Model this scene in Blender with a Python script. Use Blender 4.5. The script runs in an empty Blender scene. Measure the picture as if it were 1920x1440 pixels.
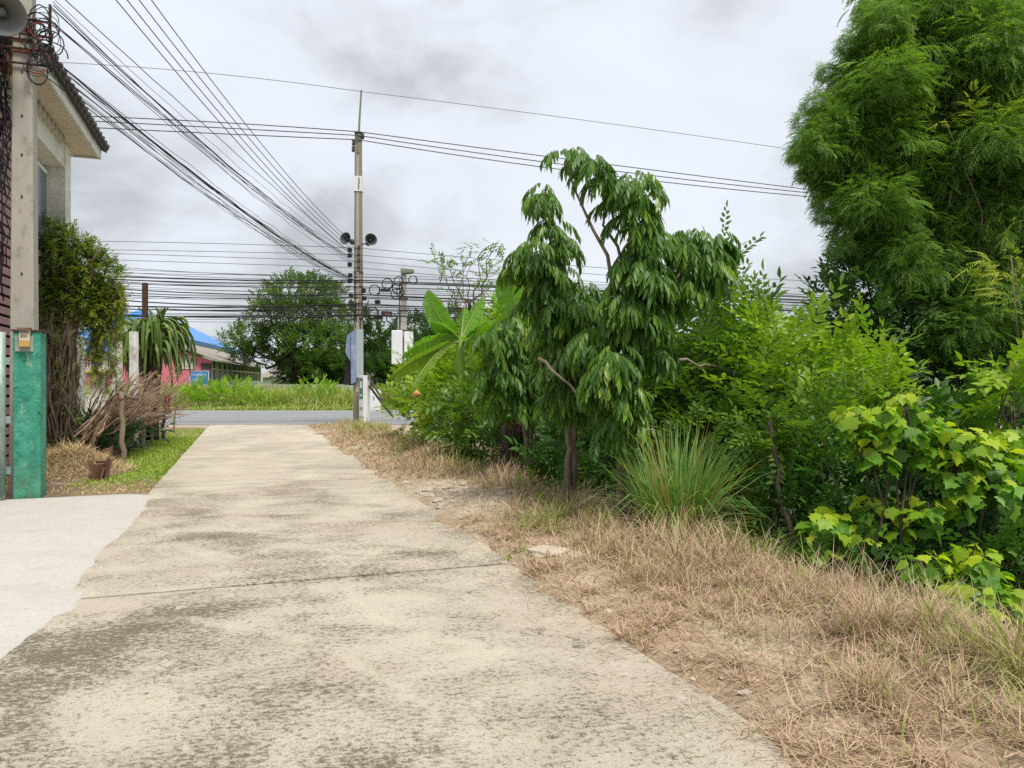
import bpy, math, random
import numpy as np
from mathutils import Vector, Matrix

# ------------------------------------------------------------------ frame, camera, light
F = 1420.0; CX = 960.0; CY = 720.0; EYE = 1.5
scene = bpy.context.scene
C = scene.collection
R = math.radians
cam_d = bpy.data.cameras.new('camera'); cam = bpy.data.objects.new('camera', cam_d); C.objects.link(cam)
cam.location = (0, 0, EYE); cam.rotation_euler = (R(90), 0, 0)
cam_d.sensor_width = 36; cam_d.lens = F / 1920 * 36; cam_d.clip_start = 0.05; cam_d.clip_end = 4000
scene.camera = cam

SUN_EL, SUN_AZ = R(62), R(148)            # azimuth clockwise from +Y: behind and to the right of the camera
world = bpy.data.worlds.new('World'); scene.world = world; world.use_nodes = True
wn = world.node_tree; wn.nodes.clear()
def W(t, **k):
    n = wn.nodes.new(t)
    for a, b in k.items(): setattr(n, a, b)
    return n
wl = wn.links.new
wo = W('ShaderNodeOutputWorld'); bg = W('ShaderNodeBackground'); wl(bg.outputs[0], wo.inputs[0])
sky = W('ShaderNodeTexSky', sky_type='NISHITA', sun_disc=False, sun_elevation=SUN_EL, sun_rotation=SUN_AZ, dust_density=2.0)
tc = W('ShaderNodeTexCoord'); sx = W('ShaderNodeSeparateXYZ'); wl(tc.outputs['Generated'], sx.inputs[0])
def wm(op, a, b=None, clamp=False):
    n = W('ShaderNodeMath', operation=op, use_clamp=clamp)
    for i, v in enumerate((a, b)):
        if v is None: continue
        if isinstance(v, (int, float)): n.inputs[i].default_value = v
        else: wl(v, n.inputs[i])
    return n.outputs[0]
zz = wm('MAXIMUM', sx.outputs[2], 0.0)
def wnoise(scale, detail, rough, dist, off):
    m = W('ShaderNodeMapping'); wl(tc.outputs['Generated'], m.inputs[0]); m.inputs['Location'].default_value = off; m.inputs['Scale'].default_value = (1, 1, 1.75)
    n = W('ShaderNodeTexNoise'); wl(m.outputs[0], n.inputs['Vector'])
    n.inputs['Scale'].default_value = scale; n.inputs['Detail'].default_value = detail
    n.inputs['Roughness'].default_value = rough; n.inputs['Distortion'].default_value = dist
    return n.outputs['Fac']
n1 = wnoise(2.6, 9, 0.50, 0.35, (3.2, 1.1, 0.4)); n2 = wnoise(7.0, 7, 0.55, 0.4, (7.7, 4.1, 2)); n3 = wnoise(1.2, 3, 0.5, 0.2, (1.3, 9.2, 4))
cl = wm('ADD', wm('MULTIPLY', n1, 0.62), wm('ADD', wm('MULTIPLY', n2, 0.16), wm('MULTIPLY', n3, 0.34)))
cr = W('ShaderNodeValToRGB'); wl(cl, cr.inputs[0])
e = cr.color_ramp.elements
e[0].position = 0.44; e[0].color = (0.72, 0.755, 0.80, 1); e[1].position = 0.69; e[1].color = (0.36, 0.375, 0.395, 1)
for p, c in ((0.515, (0.68, 0.715, 0.765, 1)), (0.55, (0.61, 0.635, 0.675, 1)), (0.60, (0.47, 0.49, 0.515, 1))):
    q = e.new(p); q.color = c
mixs = W('ShaderNodeMixRGB'); mixs.inputs[0].default_value = 0.90
smul = W('ShaderNodeMixRGB', blend_type='MULTIPLY'); smul.inputs[0].default_value = 1; wl(sky.outputs[0], smul.inputs[1]); smul.inputs[2].default_value = (0.1, 0.1, 0.1, 1)
wl(smul.outputs[0], mixs.inputs[1]); wl(cr.outputs[0], mixs.inputs[2])
wl(mixs.outputs[0], bg.inputs[0])
wl(wm('ADD', 1.0, wm('MULTIPLY', zz, 0.10)), bg.inputs[1])

sun_d = bpy.data.lights.new('sun', 'SUN'); sun = bpy.data.objects.new('sun', sun_d); C.objects.link(sun)
sun_d.energy = 3.1; sun_d.angle = R(16); sun_d.color = (1.0, 0.955, 0.87)
sv = Vector((math.sin(SUN_AZ) * math.cos(SUN_EL), math.cos(SUN_AZ) * math.cos(SUN_EL), math.sin(SUN_EL)))
sun.rotation_euler = sv.to_track_quat('Z', 'Y').to_euler(); sun.location = (0, 0, 40)
scene.view_settings.view_transform = 'Standard'; scene.view_settings.look = 'None'
scene.view_settings.exposure = 0.34; scene.view_settings.gamma = 1.0
scene.cycles.use_denoising = False
scene.cycles.max_bounces = 6; scene.cycles.diffuse_bounces = 3; scene.cycles.glossy_bounces = 2; scene.cycles.transmission_bounces = 4
scene.cycles.sample_clamp_indirect = 4

# ------------------------------------------------------------------ coordinates
D = np.array((-0.331, 0.944)); D = D / np.linalg.norm(D); NN = np.array((D[1], -D[0]))
def at(px, py, Y): return Vector(((px - CX) / F * Y, Y, EYE - (py - CY) / F * Y))
def lane(s, t, z=0.0): return Vector((D[0] * s + NN[0] * t, D[1] * s + NN[1] * t, z))
def st(x, y): return x * D[0] + y * D[1], x * NN[0] + y * NN[1]
def stpx(px, Y): return st((px - CX) / F * Y, Y)
def sm(x, a, b):
    u = np.clip((x - a) / (b - a), 0, 1); return u * u * (3 - 2 * u)
_ng = np.random.default_rng(7).random((256, 256))
def vnoise(x, y):
    xi = np.floor(x).astype(int); yi = np.floor(y).astype(int); fx = x - xi; fy = y - yi
    fx = fx * fx * (3 - 2 * fx); fy = fy * fy * (3 - 2 * fy)
    g = lambda i, j: _ng[i % 256, j % 256]
    return (g(xi, yi) * (1 - fx) + g(xi + 1, yi) * fx) * (1 - fy) + (g(xi, yi + 1) * (1 - fx) + g(xi + 1, yi + 1) * fx) * fy
def fbm(x, y, o=4):
    v = 0; a = 0.5
    for i in range(o): v = v + a * vnoise(x + 17.3 * i, y + 9.1 * i); x = x * 2.03; y = y * 2.03; a *= 0.5
    return v
def hgt(x, y):
    x = np.asarray(x, float); y = np.asarray(y, float); s, t = st(x, y)
    near = 1 - sm(y, 23.5, 27.0)
    nz = fbm(x * 1.7, y * 1.7) - 0.47; nf = fbm(x * 7, y * 7, 3) - 0.44
    rag = (fbm(x * 1.1 + 40, y * 1.1, 3) - 0.44) * 0.75
    inside = sm(t, -1.42, -1.24) * (1 - sm(t + rag * near, 1.88, 2.18)) * (1 - sm(y, 27.4, 28.4))
    right = sm(t + rag, 1.95, 2.7)
    z = 0.012 + 0.03 * nf * near
    z = z + right * near * (0.05 + 0.16 * nz)
    z = z - 1.35 * near * sm(t + rag * 0.6, 3.75, 5.9) - 0.3 * near * sm(t, 6, 12)
    slab = sm(t, -6.0, -5.6) * (1 - sm(t, -1.6, -1.2)) * (1 - sm(s, 11.0, 11.35)) * near
    z = np.where(slab > 0.3, np.minimum(z, -0.05 * slab), z)
    z = z * (1 - inside) - 0.07 * inside
    road = sm(y, 27.5, 28.3) * (1 - sm(y, 42.4, 43.0))
    z = z * (1 - road) - 0.08 * road
    z = z + sm(y, 42.8, 45) * 0.12
    return z

# ------------------------------------------------------------------ materials
MATS = {}
class NT:
    def __init__(s, name):
        s.m = bpy.data.materials.new(name); s.m.use_nodes = True; s.t = s.m.node_tree; s.t.nodes.clear()
        s.out = s.n('ShaderNodeOutputMaterial'); s.p = s.n('ShaderNodeBsdfPrincipled'); s.l(s.p.outputs[0], s.out.inputs[0]); MATS[name] = s.m
        s.p.inputs['Roughness'].default_value = 0.8; s.p.inputs['Specular IOR Level'].default_value = 0.25
    def n(s, t, **k):
        x = s.t.nodes.new(t)
        for a, b in k.items(): setattr(x, a, b)
        return x
    def l(s, a, b): s.t.links.new(a, b)
    def put(s, v, sock):
        if isinstance(v, (int, float)): sock.default_value = v
        elif isinstance(v, tuple): sock.default_value = v if len(v) == 4 or sock.type == 'VECTOR' else (*v, 1)
        else: s.l(v, sock)
    def math(s, op, a, b=0.0, clamp=False):
        n = s.n('ShaderNodeMath', operation=op, use_clamp=clamp); s.put(a, n.inputs[0]); s.put(b, n.inputs[1]); return n.outputs[0]
    def coord(s, scale=(1, 1, 1), rot=(0, 0, 0), loc=(0, 0, 0)):
        c = s.n('ShaderNodeTexCoord'); m = s.n('ShaderNodeMapping'); s.l(c.outputs['Object'], m.inputs[0])
        m.inputs['Scale'].default_value = scale; m.inputs['Rotation'].default_value = rot; m.inputs['Location'].default_value = loc
        return m.outputs[0]
    def noise(s, v, scale, detail=4, rough=0.55, dist=0.0):
        n = s.n('ShaderNodeTexNoise'); s.l(v, n.inputs['Vector']); n.inputs['Scale'].default_value = scale
        n.inputs['Detail'].default_value = detail; n.inputs['Roughness'].default_value = rough; n.inputs['Distortion'].default_value = dist
        return n.outputs['Fac']
    def ramp(s, v, stops):
        n = s.n('ShaderNodeValToRGB'); s.l(v, n.inputs[0]); e = n.color_ramp.elements
        while len(e) < len(stops): e.new(0.5)
        for q, (p, c) in zip(e, stops): q.position = p; q.color = (*c, 1) if len(c) == 3 else c
        return n.outputs[0]
    def step(s, v, a, b): return s.ramp(v, [(a, (0, 0, 0)), (b, (1, 1, 1))])
    def mix(s, f, a, b, mode='MIX'):
        n = s.n('ShaderNodeMixRGB', blend_type=mode); s.put(f, n.inputs[0]); s.put(a, n.inputs[1]); s.put(b, n.inputs[2]); return n.outputs[0]
    def base(s, v): s.put(v, s.p.inputs['Base Color'])
    def bump(s, v, strength=0.3, dist=0.01):
        n = s.n('ShaderNodeBump'); n.inputs['Strength'].default_value = strength; n.inputs['Distance'].default_value = dist
        s.put(v, n.inputs['Height']); s.l(n.outputs[0], s.p.inputs['Normal'])
LROT = math.atan2(D[0], D[1])      # rotate so that mapped y runs along the lane
def simple(name, col, rough=0.8, var=0.25, scale=6.0, bump=0.2, spec=0.25, metal=0.0, dirt=None, dscale=2.0, stretch=(1, 1, 1)):
    m = NT(name); v = m.coord(stretch); n = m.noise(v, scale, 6, 0.6)
    c = m.mix(n, tuple(x * (1 - var) for x in col), tuple(min(1, x * (1 + var)) for x in col))
    if dirt:
        d = m.step(m.noise(v, dscale, 8, 0.7), 0.50, 0.66); c = m.mix(d, c, dirt)
    m.base(c); m.p.inputs['Roughness'].default_value = rough; m.p.inputs['Metallic'].default_value = metal; m.p.inputs['Specular IOR Level'].default_value = spec
    if bump: m.bump(m.noise(v, scale * 6, 5, 0.65), bump, 0.01)
    return m.m
def foliage(name, cols, transl=0.32, rough=0.42, tcol=None, spec=0.35):
    m = NT(name); a = m.n('ShaderNodeAttribute', attribute_name='rnd'); o = m.n('ShaderNodeObjectInfo')
    v = m.math('FRACT', m.math('ADD', a.outputs['Fac'], m.math('MULTIPLY', o.outputs['Random'], 0.999)))
    k = len(cols); stops = [(i / (k - 1), c) for i, c in enumerate(cols)]
    c = m.ramp(v, stops)
    g = m.n('ShaderNodeNewGeometry')
    c = m.mix(m.math('MULTIPLY', g.outputs['Backfacing'], 0.45), c, tuple(min(1, x * 1.35 + 0.01) for x in cols[len(cols) // 2]))
    m.base(c); m.p.inputs['Roughness'].default_value = rough; m.p.inputs['Specular IOR Level'].default_value = spec
    t = m.n('ShaderNodeBsdfTranslucent'); m.put(m.mix(1.0, c, tcol or (1.6, 1.75, 0.6), 'MULTIPLY'), t.inputs[0])
    x = m.n('ShaderNodeMixShader'); x.inputs[0].default_value = transl; m.l(m.p.outputs[0], x.inputs[1]); m.l(t.outputs[0], x.inputs[2]); m.l(x.outputs[0], m.out.inputs[0])
    return m.m

# lane concrete
m = NT('lane_concrete')
v = m.coord(rot=(0, 0, LROT)); vs = m.coord((0.8, 1.12, 1), rot=(0, 0, LROT)); vb = m.coord((0.22, 3.2, 1), rot=(0, 0, LROT))
big = m.noise(v, 0.42, 5, 0.6, 0.8); mid = m.noise(vs, 1.35, 7, 0.62, 0.6); fine = m.noise(vs, 30, 8, 0.86); fine2 = m.noise(v, 110, 3, 0.8); broom = m.noise(vb, 30, 4, 0.6)
c = m.mix(m.step(mid, 0.36, 0.66), (0.565, 0.505, 0.405), (0.45, 0.40, 0.32))
c = m.mix(m.step(m.noise(v, 0.7, 4, 0.55), 0.50, 0.66), c, (0.51, 0.43, 0.345))
sy_ = m.n('ShaderNodeSeparateXYZ'); m.l(v, sy_.inputs[0]); fade = m.ramp(m.math('MULTIPLY', sy_.outputs[1], 0.045), [(0.36, (1, 1, 1)), (0.68, (0.22, 0.22, 0.22))])   # the old end of the lane near the gate is the dirtiest
patch = m.math('ADD', m.math('MULTIPLY', m.math('SUBTRACT', big, 0.47), 0.85), m.math('MULTIPLY', m.math('SUBTRACT', mid, 0.47), 0.55))
sp = m.math('ADD', m.math('ADD', fine, m.math('MULTIPLY', patch, 0.62)), m.math('MULTIPLY', m.math('SUBTRACT', broom, 0.5), 0.10))
d1 = m.math('MULTIPLY', m.math('MULTIPLY', m.step(sp, 0.535, 0.585), 0.88), fade)
c = m.mix(m.math('MULTIPLY', m.math('MULTIPLY', m.step(patch, -0.02, 0.25), 0.25), fade), c, (0.33, 0.285, 0.20))
c = m.mix(d1, c, (0.12, 0.105, 0.068))
c = m.mix(m.math('MULTIPLY', m.math('MULTIPLY', m.step(fine2, 0.54, 0.60), 0.55), fade), c, (0.17, 0.155, 0.11))
c = m.mix(m.math('MULTIPLY', m.step(m.noise(v, 60, 3, 0.6), 0.62, 0.70), 0.55), c, (0.64, 0.59, 0.48))
c = m.mix(m.math('MULTIPLY', m.step(m.noise(v, 5.5, 3, 0.5), 0.66, 0.70), 0.5), c, (0.60, 0.55, 0.44))
wx, wy = sy_.outputs[0], sy_.outputs[1]; wn_ = m.math('MULTIPLY', m.math('SUBTRACT', m.noise(v, 2.2, 5, 0.6), 0.5), 0.35); brk = m.step(m.noise(v, 3.1, 5, 0.65), 0.42, 0.58)
for ax_, ay_, R_, hw, op in ((-1.6, 3.2, 2.35, .07, .60), (2.9, 5.6, 2.2, .05, .55), (-2.6, 6.9, 3.3, .10, .40), (0.6, 1.0, 3.1, .05, .45), (3.4, 2.4, 2.6, .08, .45), (-1.2, 9.0, 2.0, .10, .35)):      # tyre scrapes worn pale
    dx_ = m.math('SUBTRACT', wx, ax_); dy_ = m.math('SUBTRACT', wy, ay_); dd_ = m.math('SQRT', m.math('ADD', m.math('MULTIPLY', dx_, dx_), m.math('MULTIPLY', dy_, dy_)))
    q_ = m.math('ABSOLUTE', m.math('SUBTRACT', m.math('ADD', dd_, wn_), R_)); k_ = m.math('SUBTRACT', 1.0, m.math('DIVIDE', q_, hw), True)
    c = m.mix(m.math('MULTIPLY', m.math('MULTIPLY', m.math('POWER', k_, 0.6), brk), op), c, (0.58, 0.525, 0.415))
vo = m.n('ShaderNodeTexVoronoi', feature='DISTANCE_TO_EDGE'); vd = m.n('ShaderNodeVectorMath', operation='ADD'); nz_ = m.n('ShaderNodeTexNoise'); nz_.inputs['Scale'].default_value = 2.4; nz_.inputs['Detail'].default_value = 6; m.l(v, nz_.inputs['Vector']); m.l(v, vd.inputs[0]); m.l(nz_.outputs['Color'], vd.inputs[1]); m.l(vd.outputs[0], vo.inputs['Vector']); vo.inputs['Scale'].default_value = 0.36
crk = m.math('MULTIPLY', m.math('SUBTRACT', 1.0, m.math('DIVIDE', vo.outputs['Distance'], 0.0032), True), m.step(m.noise(v, 0.8, 3, 0.5), 0.50, 0.58))
c = m.mix(m.math('MULTIPLY', crk, 0.8), c, (0.08, 0.07, 0.05))
m.base(c); m.p.inputs['Roughness'].default_value = 0.92; m.p.inputs['Specular IOR Level'].default_value = 0.15
m.bump(m.math('ADD', m.math('MULTIPLY', fine, 0.8), m.math('ADD', m.math('MULTIPLY', broom, 0.4), m.math('MULTIPLY', fine2, 0.4))), 0.7, 0.014)
# white skim coat
m = NT('white_cement'); v = m.coord()
c = m.mix(m.noise(v, 1.2, 6, 0.6), (0.575, 0.55, 0.51), (0.49, 0.465, 0.42)); c = m.mix(m.math('MULTIPLY', m.step(m.noise(v, 22, 6, 0.75), 0.50, 0.68), 0.5), c, (0.38, 0.355, 0.30)); c = m.mix(m.math('MULTIPLY', m.step(m.noise(v, 0.6, 5, 0.6), 0.5, 0.7), 0.4), c, (0.45, 0.42, 0.37))
tw = m.noise(m.coord((0.5, 5.0, 1), rot=(0, 0, LROT + .5)), 1.6, 5, 0.6, 1.6); c = m.mix(m.math('MULTIPLY', m.step(tw, 0.50, 0.70), 0.16), c, (0.42, 0.395, 0.345))
c = m.mix(m.math('MULTIPLY', m.step(m.noise(v, 130, 2, 0.5), 0.66, 0.70), 0.6), c, (0.22, 0.19, 0.15)); c = m.mix(m.math('MULTIPLY', m.step(m.noise(v, 2.6, 6, 0.7), 0.58, 0.70), 0.45), c, (0.36, 0.33, 0.27))
m.base(c); m.p.inputs['Roughness'].default_value = 0.9; m.bump(m.math('ADD', m.noise(v, 60, 5, 0.7), m.math('ADD', m.noise(v, 9, 4, 0.6), m.math('MULTIPLY', tw, 0.4))), 0.7, 0.012)
# ground: colour of each spot, painted verge shade included, comes from the vertex colour, grain from noise
m = NT('soil'); v = m.coord(); a = m.n('ShaderNodeVertexColor', layer_name='Col')
nn = m.noise(v, 9, 8, 0.75); n2_ = m.noise(v, 45, 4, 0.7)
c = m.mix(m.step(nn, 0.30, 0.72), m.mix(1.0, a.outputs[0], (0.60, 0.56, 0.52), 'MULTIPLY'), m.mix(1.0, a.outputs[0], (1.30, 1.30, 1.28), 'MULTIPLY'))
c = m.mix(m.math('MULTIPLY', m.step(n2_, 0.55, 0.75), 0.5), c, m.mix(1.0, a.outputs[0], (1.6, 1.55, 1.5), 'MULTIPLY'))
m.base(c); m.p.inputs['Roughness'].default_value = 0.95; m.p.inputs['Specular IOR Level'].default_value = 0.1
m.bump(m.math('ADD', nn, m.math('MULTIPLY', n2_, 0.4)), 0.8, 0.03)
m = NT('asphalt'); v = m.coord(); vr = m.coord((0.08, 1, 1))
c = m.mix(m.noise(vr, 0.9, 4, 0.5), (0.235, 0.24, 0.255), (0.30, 0.305, 0.315)); c = m.mix(m.math('MULTIPLY', m.noise(v, 50, 3, 0.6), 0.5), c, (0.19, 0.19, 0.20)); m.base(c); m.bump(m.noise(v, 80, 3), 0.3, 0.006)
simple('road_paint', (0.72, 0.72, 0.70), 0.7, 0.12, 8, 0.1)
simple('filler', (0.085, 0.075, 0.055), 0.95, 0.4, 14, 0.4)
m = NT('pole_concrete'); v = m.coord(); vz = m.coord((5, 5, 0.9))
c = m.mix(m.noise(vz, 1.6, 6, 0.6), (0.47, 0.445, 0.385), (0.33, 0.31, 0.265)); c = m.mix(m.math('MULTIPLY', m.step(m.noise(m.coord((1, 1, .45)), 7, 8, 0.72), 0.54, 0.68), 0.65), c, (0.15, 0.14, 0.115)); m.base(c); m.bump(m.noise(v, 40, 5, 0.7), 0.35, 0.006)
m = NT('tan_pole'); vz = m.coord((5, 5, 0.6))
c = m.mix(m.noise(vz, 1.2, 6, 0.6), (0.30, 0.265, 0.20), (0.225, 0.195, 0.145)); c = m.mix(m.math('MULTIPLY', m.step(m.noise(vz, 4, 7, 0.7), 0.56, 0.7), 0.5), c, (0.13, 0.11, 0.085)); m.base(c); m.bump(m.noise(vz, 14, 5, 0.7), 0.3, 0.006)
m = NT('green_paint'); v = m.coord(); n = m.noise(v, 4.5, 8, 0.7, 0.5)
c = m.ramp(n, [(0.30, (0.025, 0.17, 0.115)), (0.47, (0.05, 0.30, 0.205)), (0.60, (0.085, 0.37, 0.265)), (0.75, (0.20, 0.46, 0.36))])
c = m.mix(m.math('MULTIPLY', m.step(m.noise(v, 14, 8, 0.78), 0.575, 0.62), 0.85), c, (0.012, 0.075, 0.05)); c = m.mix(m.math('MULTIPLY', m.step(m.noise(m.coord((1, 1, .3), loc=(3, 1, 2)), 11, 7, 0.75), 0.60, 0.635), 0.85), c, (0.38, 0.42, 0.34))
sz = m.n('ShaderNodeSeparateXYZ'); m.l(m.coord(), sz.inputs[0])
foot = m.math('MULTIPLY', m.math('SUBTRACT', 1.0, m.math('MULTIPLY', sz.outputs[2], 1.5), True), m.step(m.noise(v, 9, 7, 0.7), 0.42, 0.60))
c = m.mix(m.math('MULTIPLY', foot, 0.8), c, (0.13, 0.15, 0.075)); m.base(c); m.p.inputs['Roughness'].default_value = 0.55; m.bump(m.noise(v, 22, 8, 0.72), 0.75, 0.02)
simple('galvanised', (0.36, 0.43, 0.40), 0.55, 0.22, 5, 0.15, 0.4, 0.3, (0.10, 0.24, 0.19), 3.0, (1, 1, .35))
simple('rust', (0.20, 0.085, 0.048), 0.85, 0.45, 11, 0.4, dirt=(0.33, 0.20, 0.10), dscale=6)
simple('dark_rust', (0.085, 0.05, 0.036), 0.85, 0.4, 11, 0.4)
simple('white_wall', (0.84, 0.825, 0.775), 0.8, 0.06, 2, 0.05, dirt=(0.56, 0.53, 0.47), dscale=0.9)
simple('white_paint', (0.80, 0.80, 0.775), 0.6, 0.07, 4, 0.08, dirt=(0.46, 0.44, 0.39), dscale=2.2)
simple('soffit', (0.70, 0.64, 0.52), 0.75, 0.10, 3, 0.1)
simple('roof_tile', (0.085, 0.075, 0.07), 0.8, 0.3, 5, 0.4)
simple('mauve_board', (0.40, 0.25, 0.255), 0.75, 0.14, 4, 0.15)
simple('dark_gap', (0.035, 0.025, 0.026), 0.9, 0.3, 4, 0.1)
simple('cable_black', (0.022, 0.022, 0.024), 0.55, 0.2, 5, 0.0)
simple('wire_grey', (0.060, 0.063, 0.068), 0.55, 0.15, 5, 0.0)
simple('horn_grey', (0.20, 0.205, 0.20), 0.5, 0.12, 5, 0.05)
simple('horn_dark', (0.065, 0.072, 0.078), 0.5, 0.15, 5, 0.05)
simple('red_tape', (0.21, 0.06, 0.05), 0.7, 0.3, 8, 0.1)
simple('cream_box', (0.62, 0.55, 0.40), 0.5, 0.08, 6, 0.05)
simple('ochre', (0.55, 0.34, 0.10), 0.5, 0.1, 6, 0.05)
simple('ink', (0.05, 0.05, 0.06), 0.7, 0.1, 6, 0.0)
simple('grey_plate', (0.33, 0.37, 0.33), 0.6, 0.12, 6, 0.08)
simple('pink_wall', (0.66, 0.17, 0.255), 0.8, 0.07, 1.2, 0.05, dirt=(0.60, 0.22, 0.28), dscale=0.6)
simple('blue_roof', (0.062, 0.245, 0.63), 0.45, 0.10, 0.8, 0.0, 0.4, stretch=(1, 1, 1))
simple('blue_fascia', (0.055, 0.15, 0.40), 0.5, 0.1, 1, 0.0)
simple('grey_roof', (0.30, 0.265, 0.235), 0.85, 0.25, 1.5, 0.2)
simple('timber_dark', (0.085, 0.07, 0.055), 0.85, 0.35, 3, 0.2)
m = NT('window_glass'); m.base(m.mix(m.noise(m.coord(), 1.5, 3), (0.035, 0.06, 0.085), (0.075, 0.12, 0.145))); m.p.inputs['Roughness'].default_value = 0.15; m.p.inputs['Specular IOR Level'].default_value = 0.5
simple('sign_blue', (0.03, 0.20, 0.55), 0.5, 0.15, 3, 0.0)
simple('sign_white', (0.75, 0.76, 0.76), 0.5, 0.04, 3, 0.0)
simple('sign_green', (0.06, 0.22, 0.15), 0.5, 0.1, 5, 0.0)
simple('banner_grey', (0.40, 0.46, 0.50), 0.6, 0.12, 2, 0.1)
simple('banner_blue', (0.20, 0.27, 0.42), 0.6, 0.35, 2.5, 0.1, dirt=(0.42, 0.45, 0.55), dscale=1.6)
simple('black_cloth', (0.025, 0.024, 0.028), 0.9, 0.3, 5, 0.2)
simple('yellow_band', (0.70, 0.48, 0.06), 0.6, 0.08, 3, 0.0)
simple('cream_stone', (0.56, 0.53, 0.45), 0.85, 0.12, 4, 0.15)
simple('terracotta', (0.195, 0.105, 0.07), 0.9, 0.35, 9, 0.5, dirt=(0.10, 0.07, 0.05), dscale=5)
simple('pale_stone', (0.50, 0.44, 0.355), 0.9, 0.22, 12, 0.6)
simple('bark_dark', (0.075, 0.058, 0.044), 0.95, 0.5, 12, 0.9, dirt=(0.15, 0.125, 0.10), dscale=5, stretch=(1, 1, .35))
simple('bark_brown', (0.145, 0.115, 0.085), 0.95, 0.4, 12, 0.8, dirt=(0.25, 0.215, 0.17), dscale=6, stretch=(1, 1, .35))
simple('bark_pale', (0.26, 0.22, 0.165), 0.95, 0.3, 12, 0.6, dirt=(0.14, 0.11, 0.08), dscale=7, stretch=(1, 1, .4))
simple('dry_stick', (0.36, 0.25, 0.175), 0.9, 0.45, 5, 0.4, dirt=(0.13, 0.08, 0.05), dscale=3)
simple('stake_wood', (0.24, 0.195, 0.135), 0.9, 0.35, 9, 0.6, dirt=(0.12, 0.095, 0.07), dscale=6, stretch=(1, 1, .4))
simple('low_wall', (0.34, 0.335, 0.30), 0.9, 0.2, 2, 0.2, dirt=(0.20, 0.20, 0.17), dscale=1.0)
simple('pale_green_wall', (0.46, 0.52, 0.46), 0.9, 0.12, 1, 0.05)
simple('box_green', (0.20, 0.24, 0.17), 0.7, 0.2, 5, 0.1)

straw = lambda name, cols, tr=0.2: foliage(name, cols, tr, 0.75, (1.3, 1.2, 0.9), 0.12)
straw('dry_grass_m', [(0.36, 0.265, 0.17), (0.62, 0.50, 0.35), (0.21, 0.14, 0.095), (0.70, 0.60, 0.44), (0.44, 0.315, 0.215), (0.56, 0.46, 0.29), (0.33, 0.23, 0.15), (0.26, 0.175, 0.125)])
straw('straw_m', [(0.55, 0.42, 0.23), (0.38, 0.27, 0.13), (0.62, 0.50, 0.30), (0.28, 0.19, 0.10), (0.48, 0.36, 0.19)])
straw('green_dry_m', [(0.28, 0.33, 0.06), (0.40, 0.35, 0.13), (0.18, 0.27, 0.045), (0.46, 0.39, 0.17), (0.22, 0.33, 0.06)])
foliage('lawn_m', [(0.171, 0.294, 0.035), (0.292, 0.411, 0.055), (0.222, 0.355, 0.031), (0.411, 0.383, 0.093), (0.154, 0.274, 0.031)], 0.3, 0.6)
foliage('bank_grass_m', [(0.213, 0.29, 0.069), (0.364, 0.388, 0.119), (0.266, 0.345, 0.076), (0.488, 0.406, 0.238), (0.195, 0.271, 0.064)], 0.3, 0.55)
foliage('bank_bush_m', [(0.199, 0.351, 0.024), (0.337, 0.486, 0.03), (0.153, 0.284, 0.024), (0.26, 0.419, 0.036)], 0.3, 0.5)
foliage('lemongrass_m', [(0.129, 0.269, 0.076), (0.2, 0.344, 0.113), (0.109, 0.237, 0.061), (0.258, 0.388, 0.136), (0.142, 0.288, 0.076), (0.335, 0.388, 0.121), (0.541, 0.325, 0.136), (0.129, 0.263, 0.076)], 0.3, 0.4)
foliage('feather_m', [(0.088, 0.19, 0.036), (0.168, 0.281, 0.051), (0.114, 0.221, 0.041), (0.247, 0.356, 0.054), (0.096, 0.204, 0.047)], 0.34, 0.5)
foliage('feather_young_m', [(0.20, 0.29, 0.03), (0.31, 0.36, 0.05), (0.17, 0.27, 0.03)], 0.35, 0.5)
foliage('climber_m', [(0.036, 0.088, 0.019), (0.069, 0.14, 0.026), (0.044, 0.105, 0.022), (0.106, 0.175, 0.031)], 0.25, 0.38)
foliage('droop_m', [(0.043, 0.117, 0.018), (0.087, 0.189, 0.026), (0.056, 0.134, 0.021), (0.141, 0.251, 0.03), (0.068, 0.162, 0.022), (0.05, 0.122, 0.021)], 0.30, 0.42, None, 0.30)
foliage('droop_young_m', [(0.14, 0.265, 0.030), (0.19, 0.32, 0.04), (0.24, 0.33, 0.05), (0.11, 0.23, 0.03)], 0.32, 0.36, None, 0.45)
foliage('shrub_bright_m', [(0.168, 0.293, 0.021), (0.285, 0.416, 0.026), (0.125, 0.24, 0.021), (0.376, 0.474, 0.033), (0.201, 0.338, 0.023)], 0.34, 0.42)
foliage('shrub_mid_m', [(0.081, 0.176, 0.021), (0.155, 0.269, 0.026), (0.066, 0.14, 0.021), (0.206, 0.322, 0.028)], 0.32, 0.40)
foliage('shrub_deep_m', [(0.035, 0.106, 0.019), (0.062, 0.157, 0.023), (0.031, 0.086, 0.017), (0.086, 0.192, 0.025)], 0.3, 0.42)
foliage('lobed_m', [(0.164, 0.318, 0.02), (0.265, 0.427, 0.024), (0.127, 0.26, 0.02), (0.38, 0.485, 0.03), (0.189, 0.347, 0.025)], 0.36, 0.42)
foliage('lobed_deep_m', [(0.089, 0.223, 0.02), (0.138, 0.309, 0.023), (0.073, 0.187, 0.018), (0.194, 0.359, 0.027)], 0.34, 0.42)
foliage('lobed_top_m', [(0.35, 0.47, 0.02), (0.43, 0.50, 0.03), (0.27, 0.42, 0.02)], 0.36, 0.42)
foliage('banana_m', [(0.12, 0.275, 0.028), (0.16, 0.335, 0.035), (0.10, 0.24, 0.025)], 0.36, 0.36)
foliage('banana_old_m', [(0.19, 0.30, 0.04), (0.23, 0.32, 0.05), (0.17, 0.28, 0.04)], 0.36, 0.45)
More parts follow.
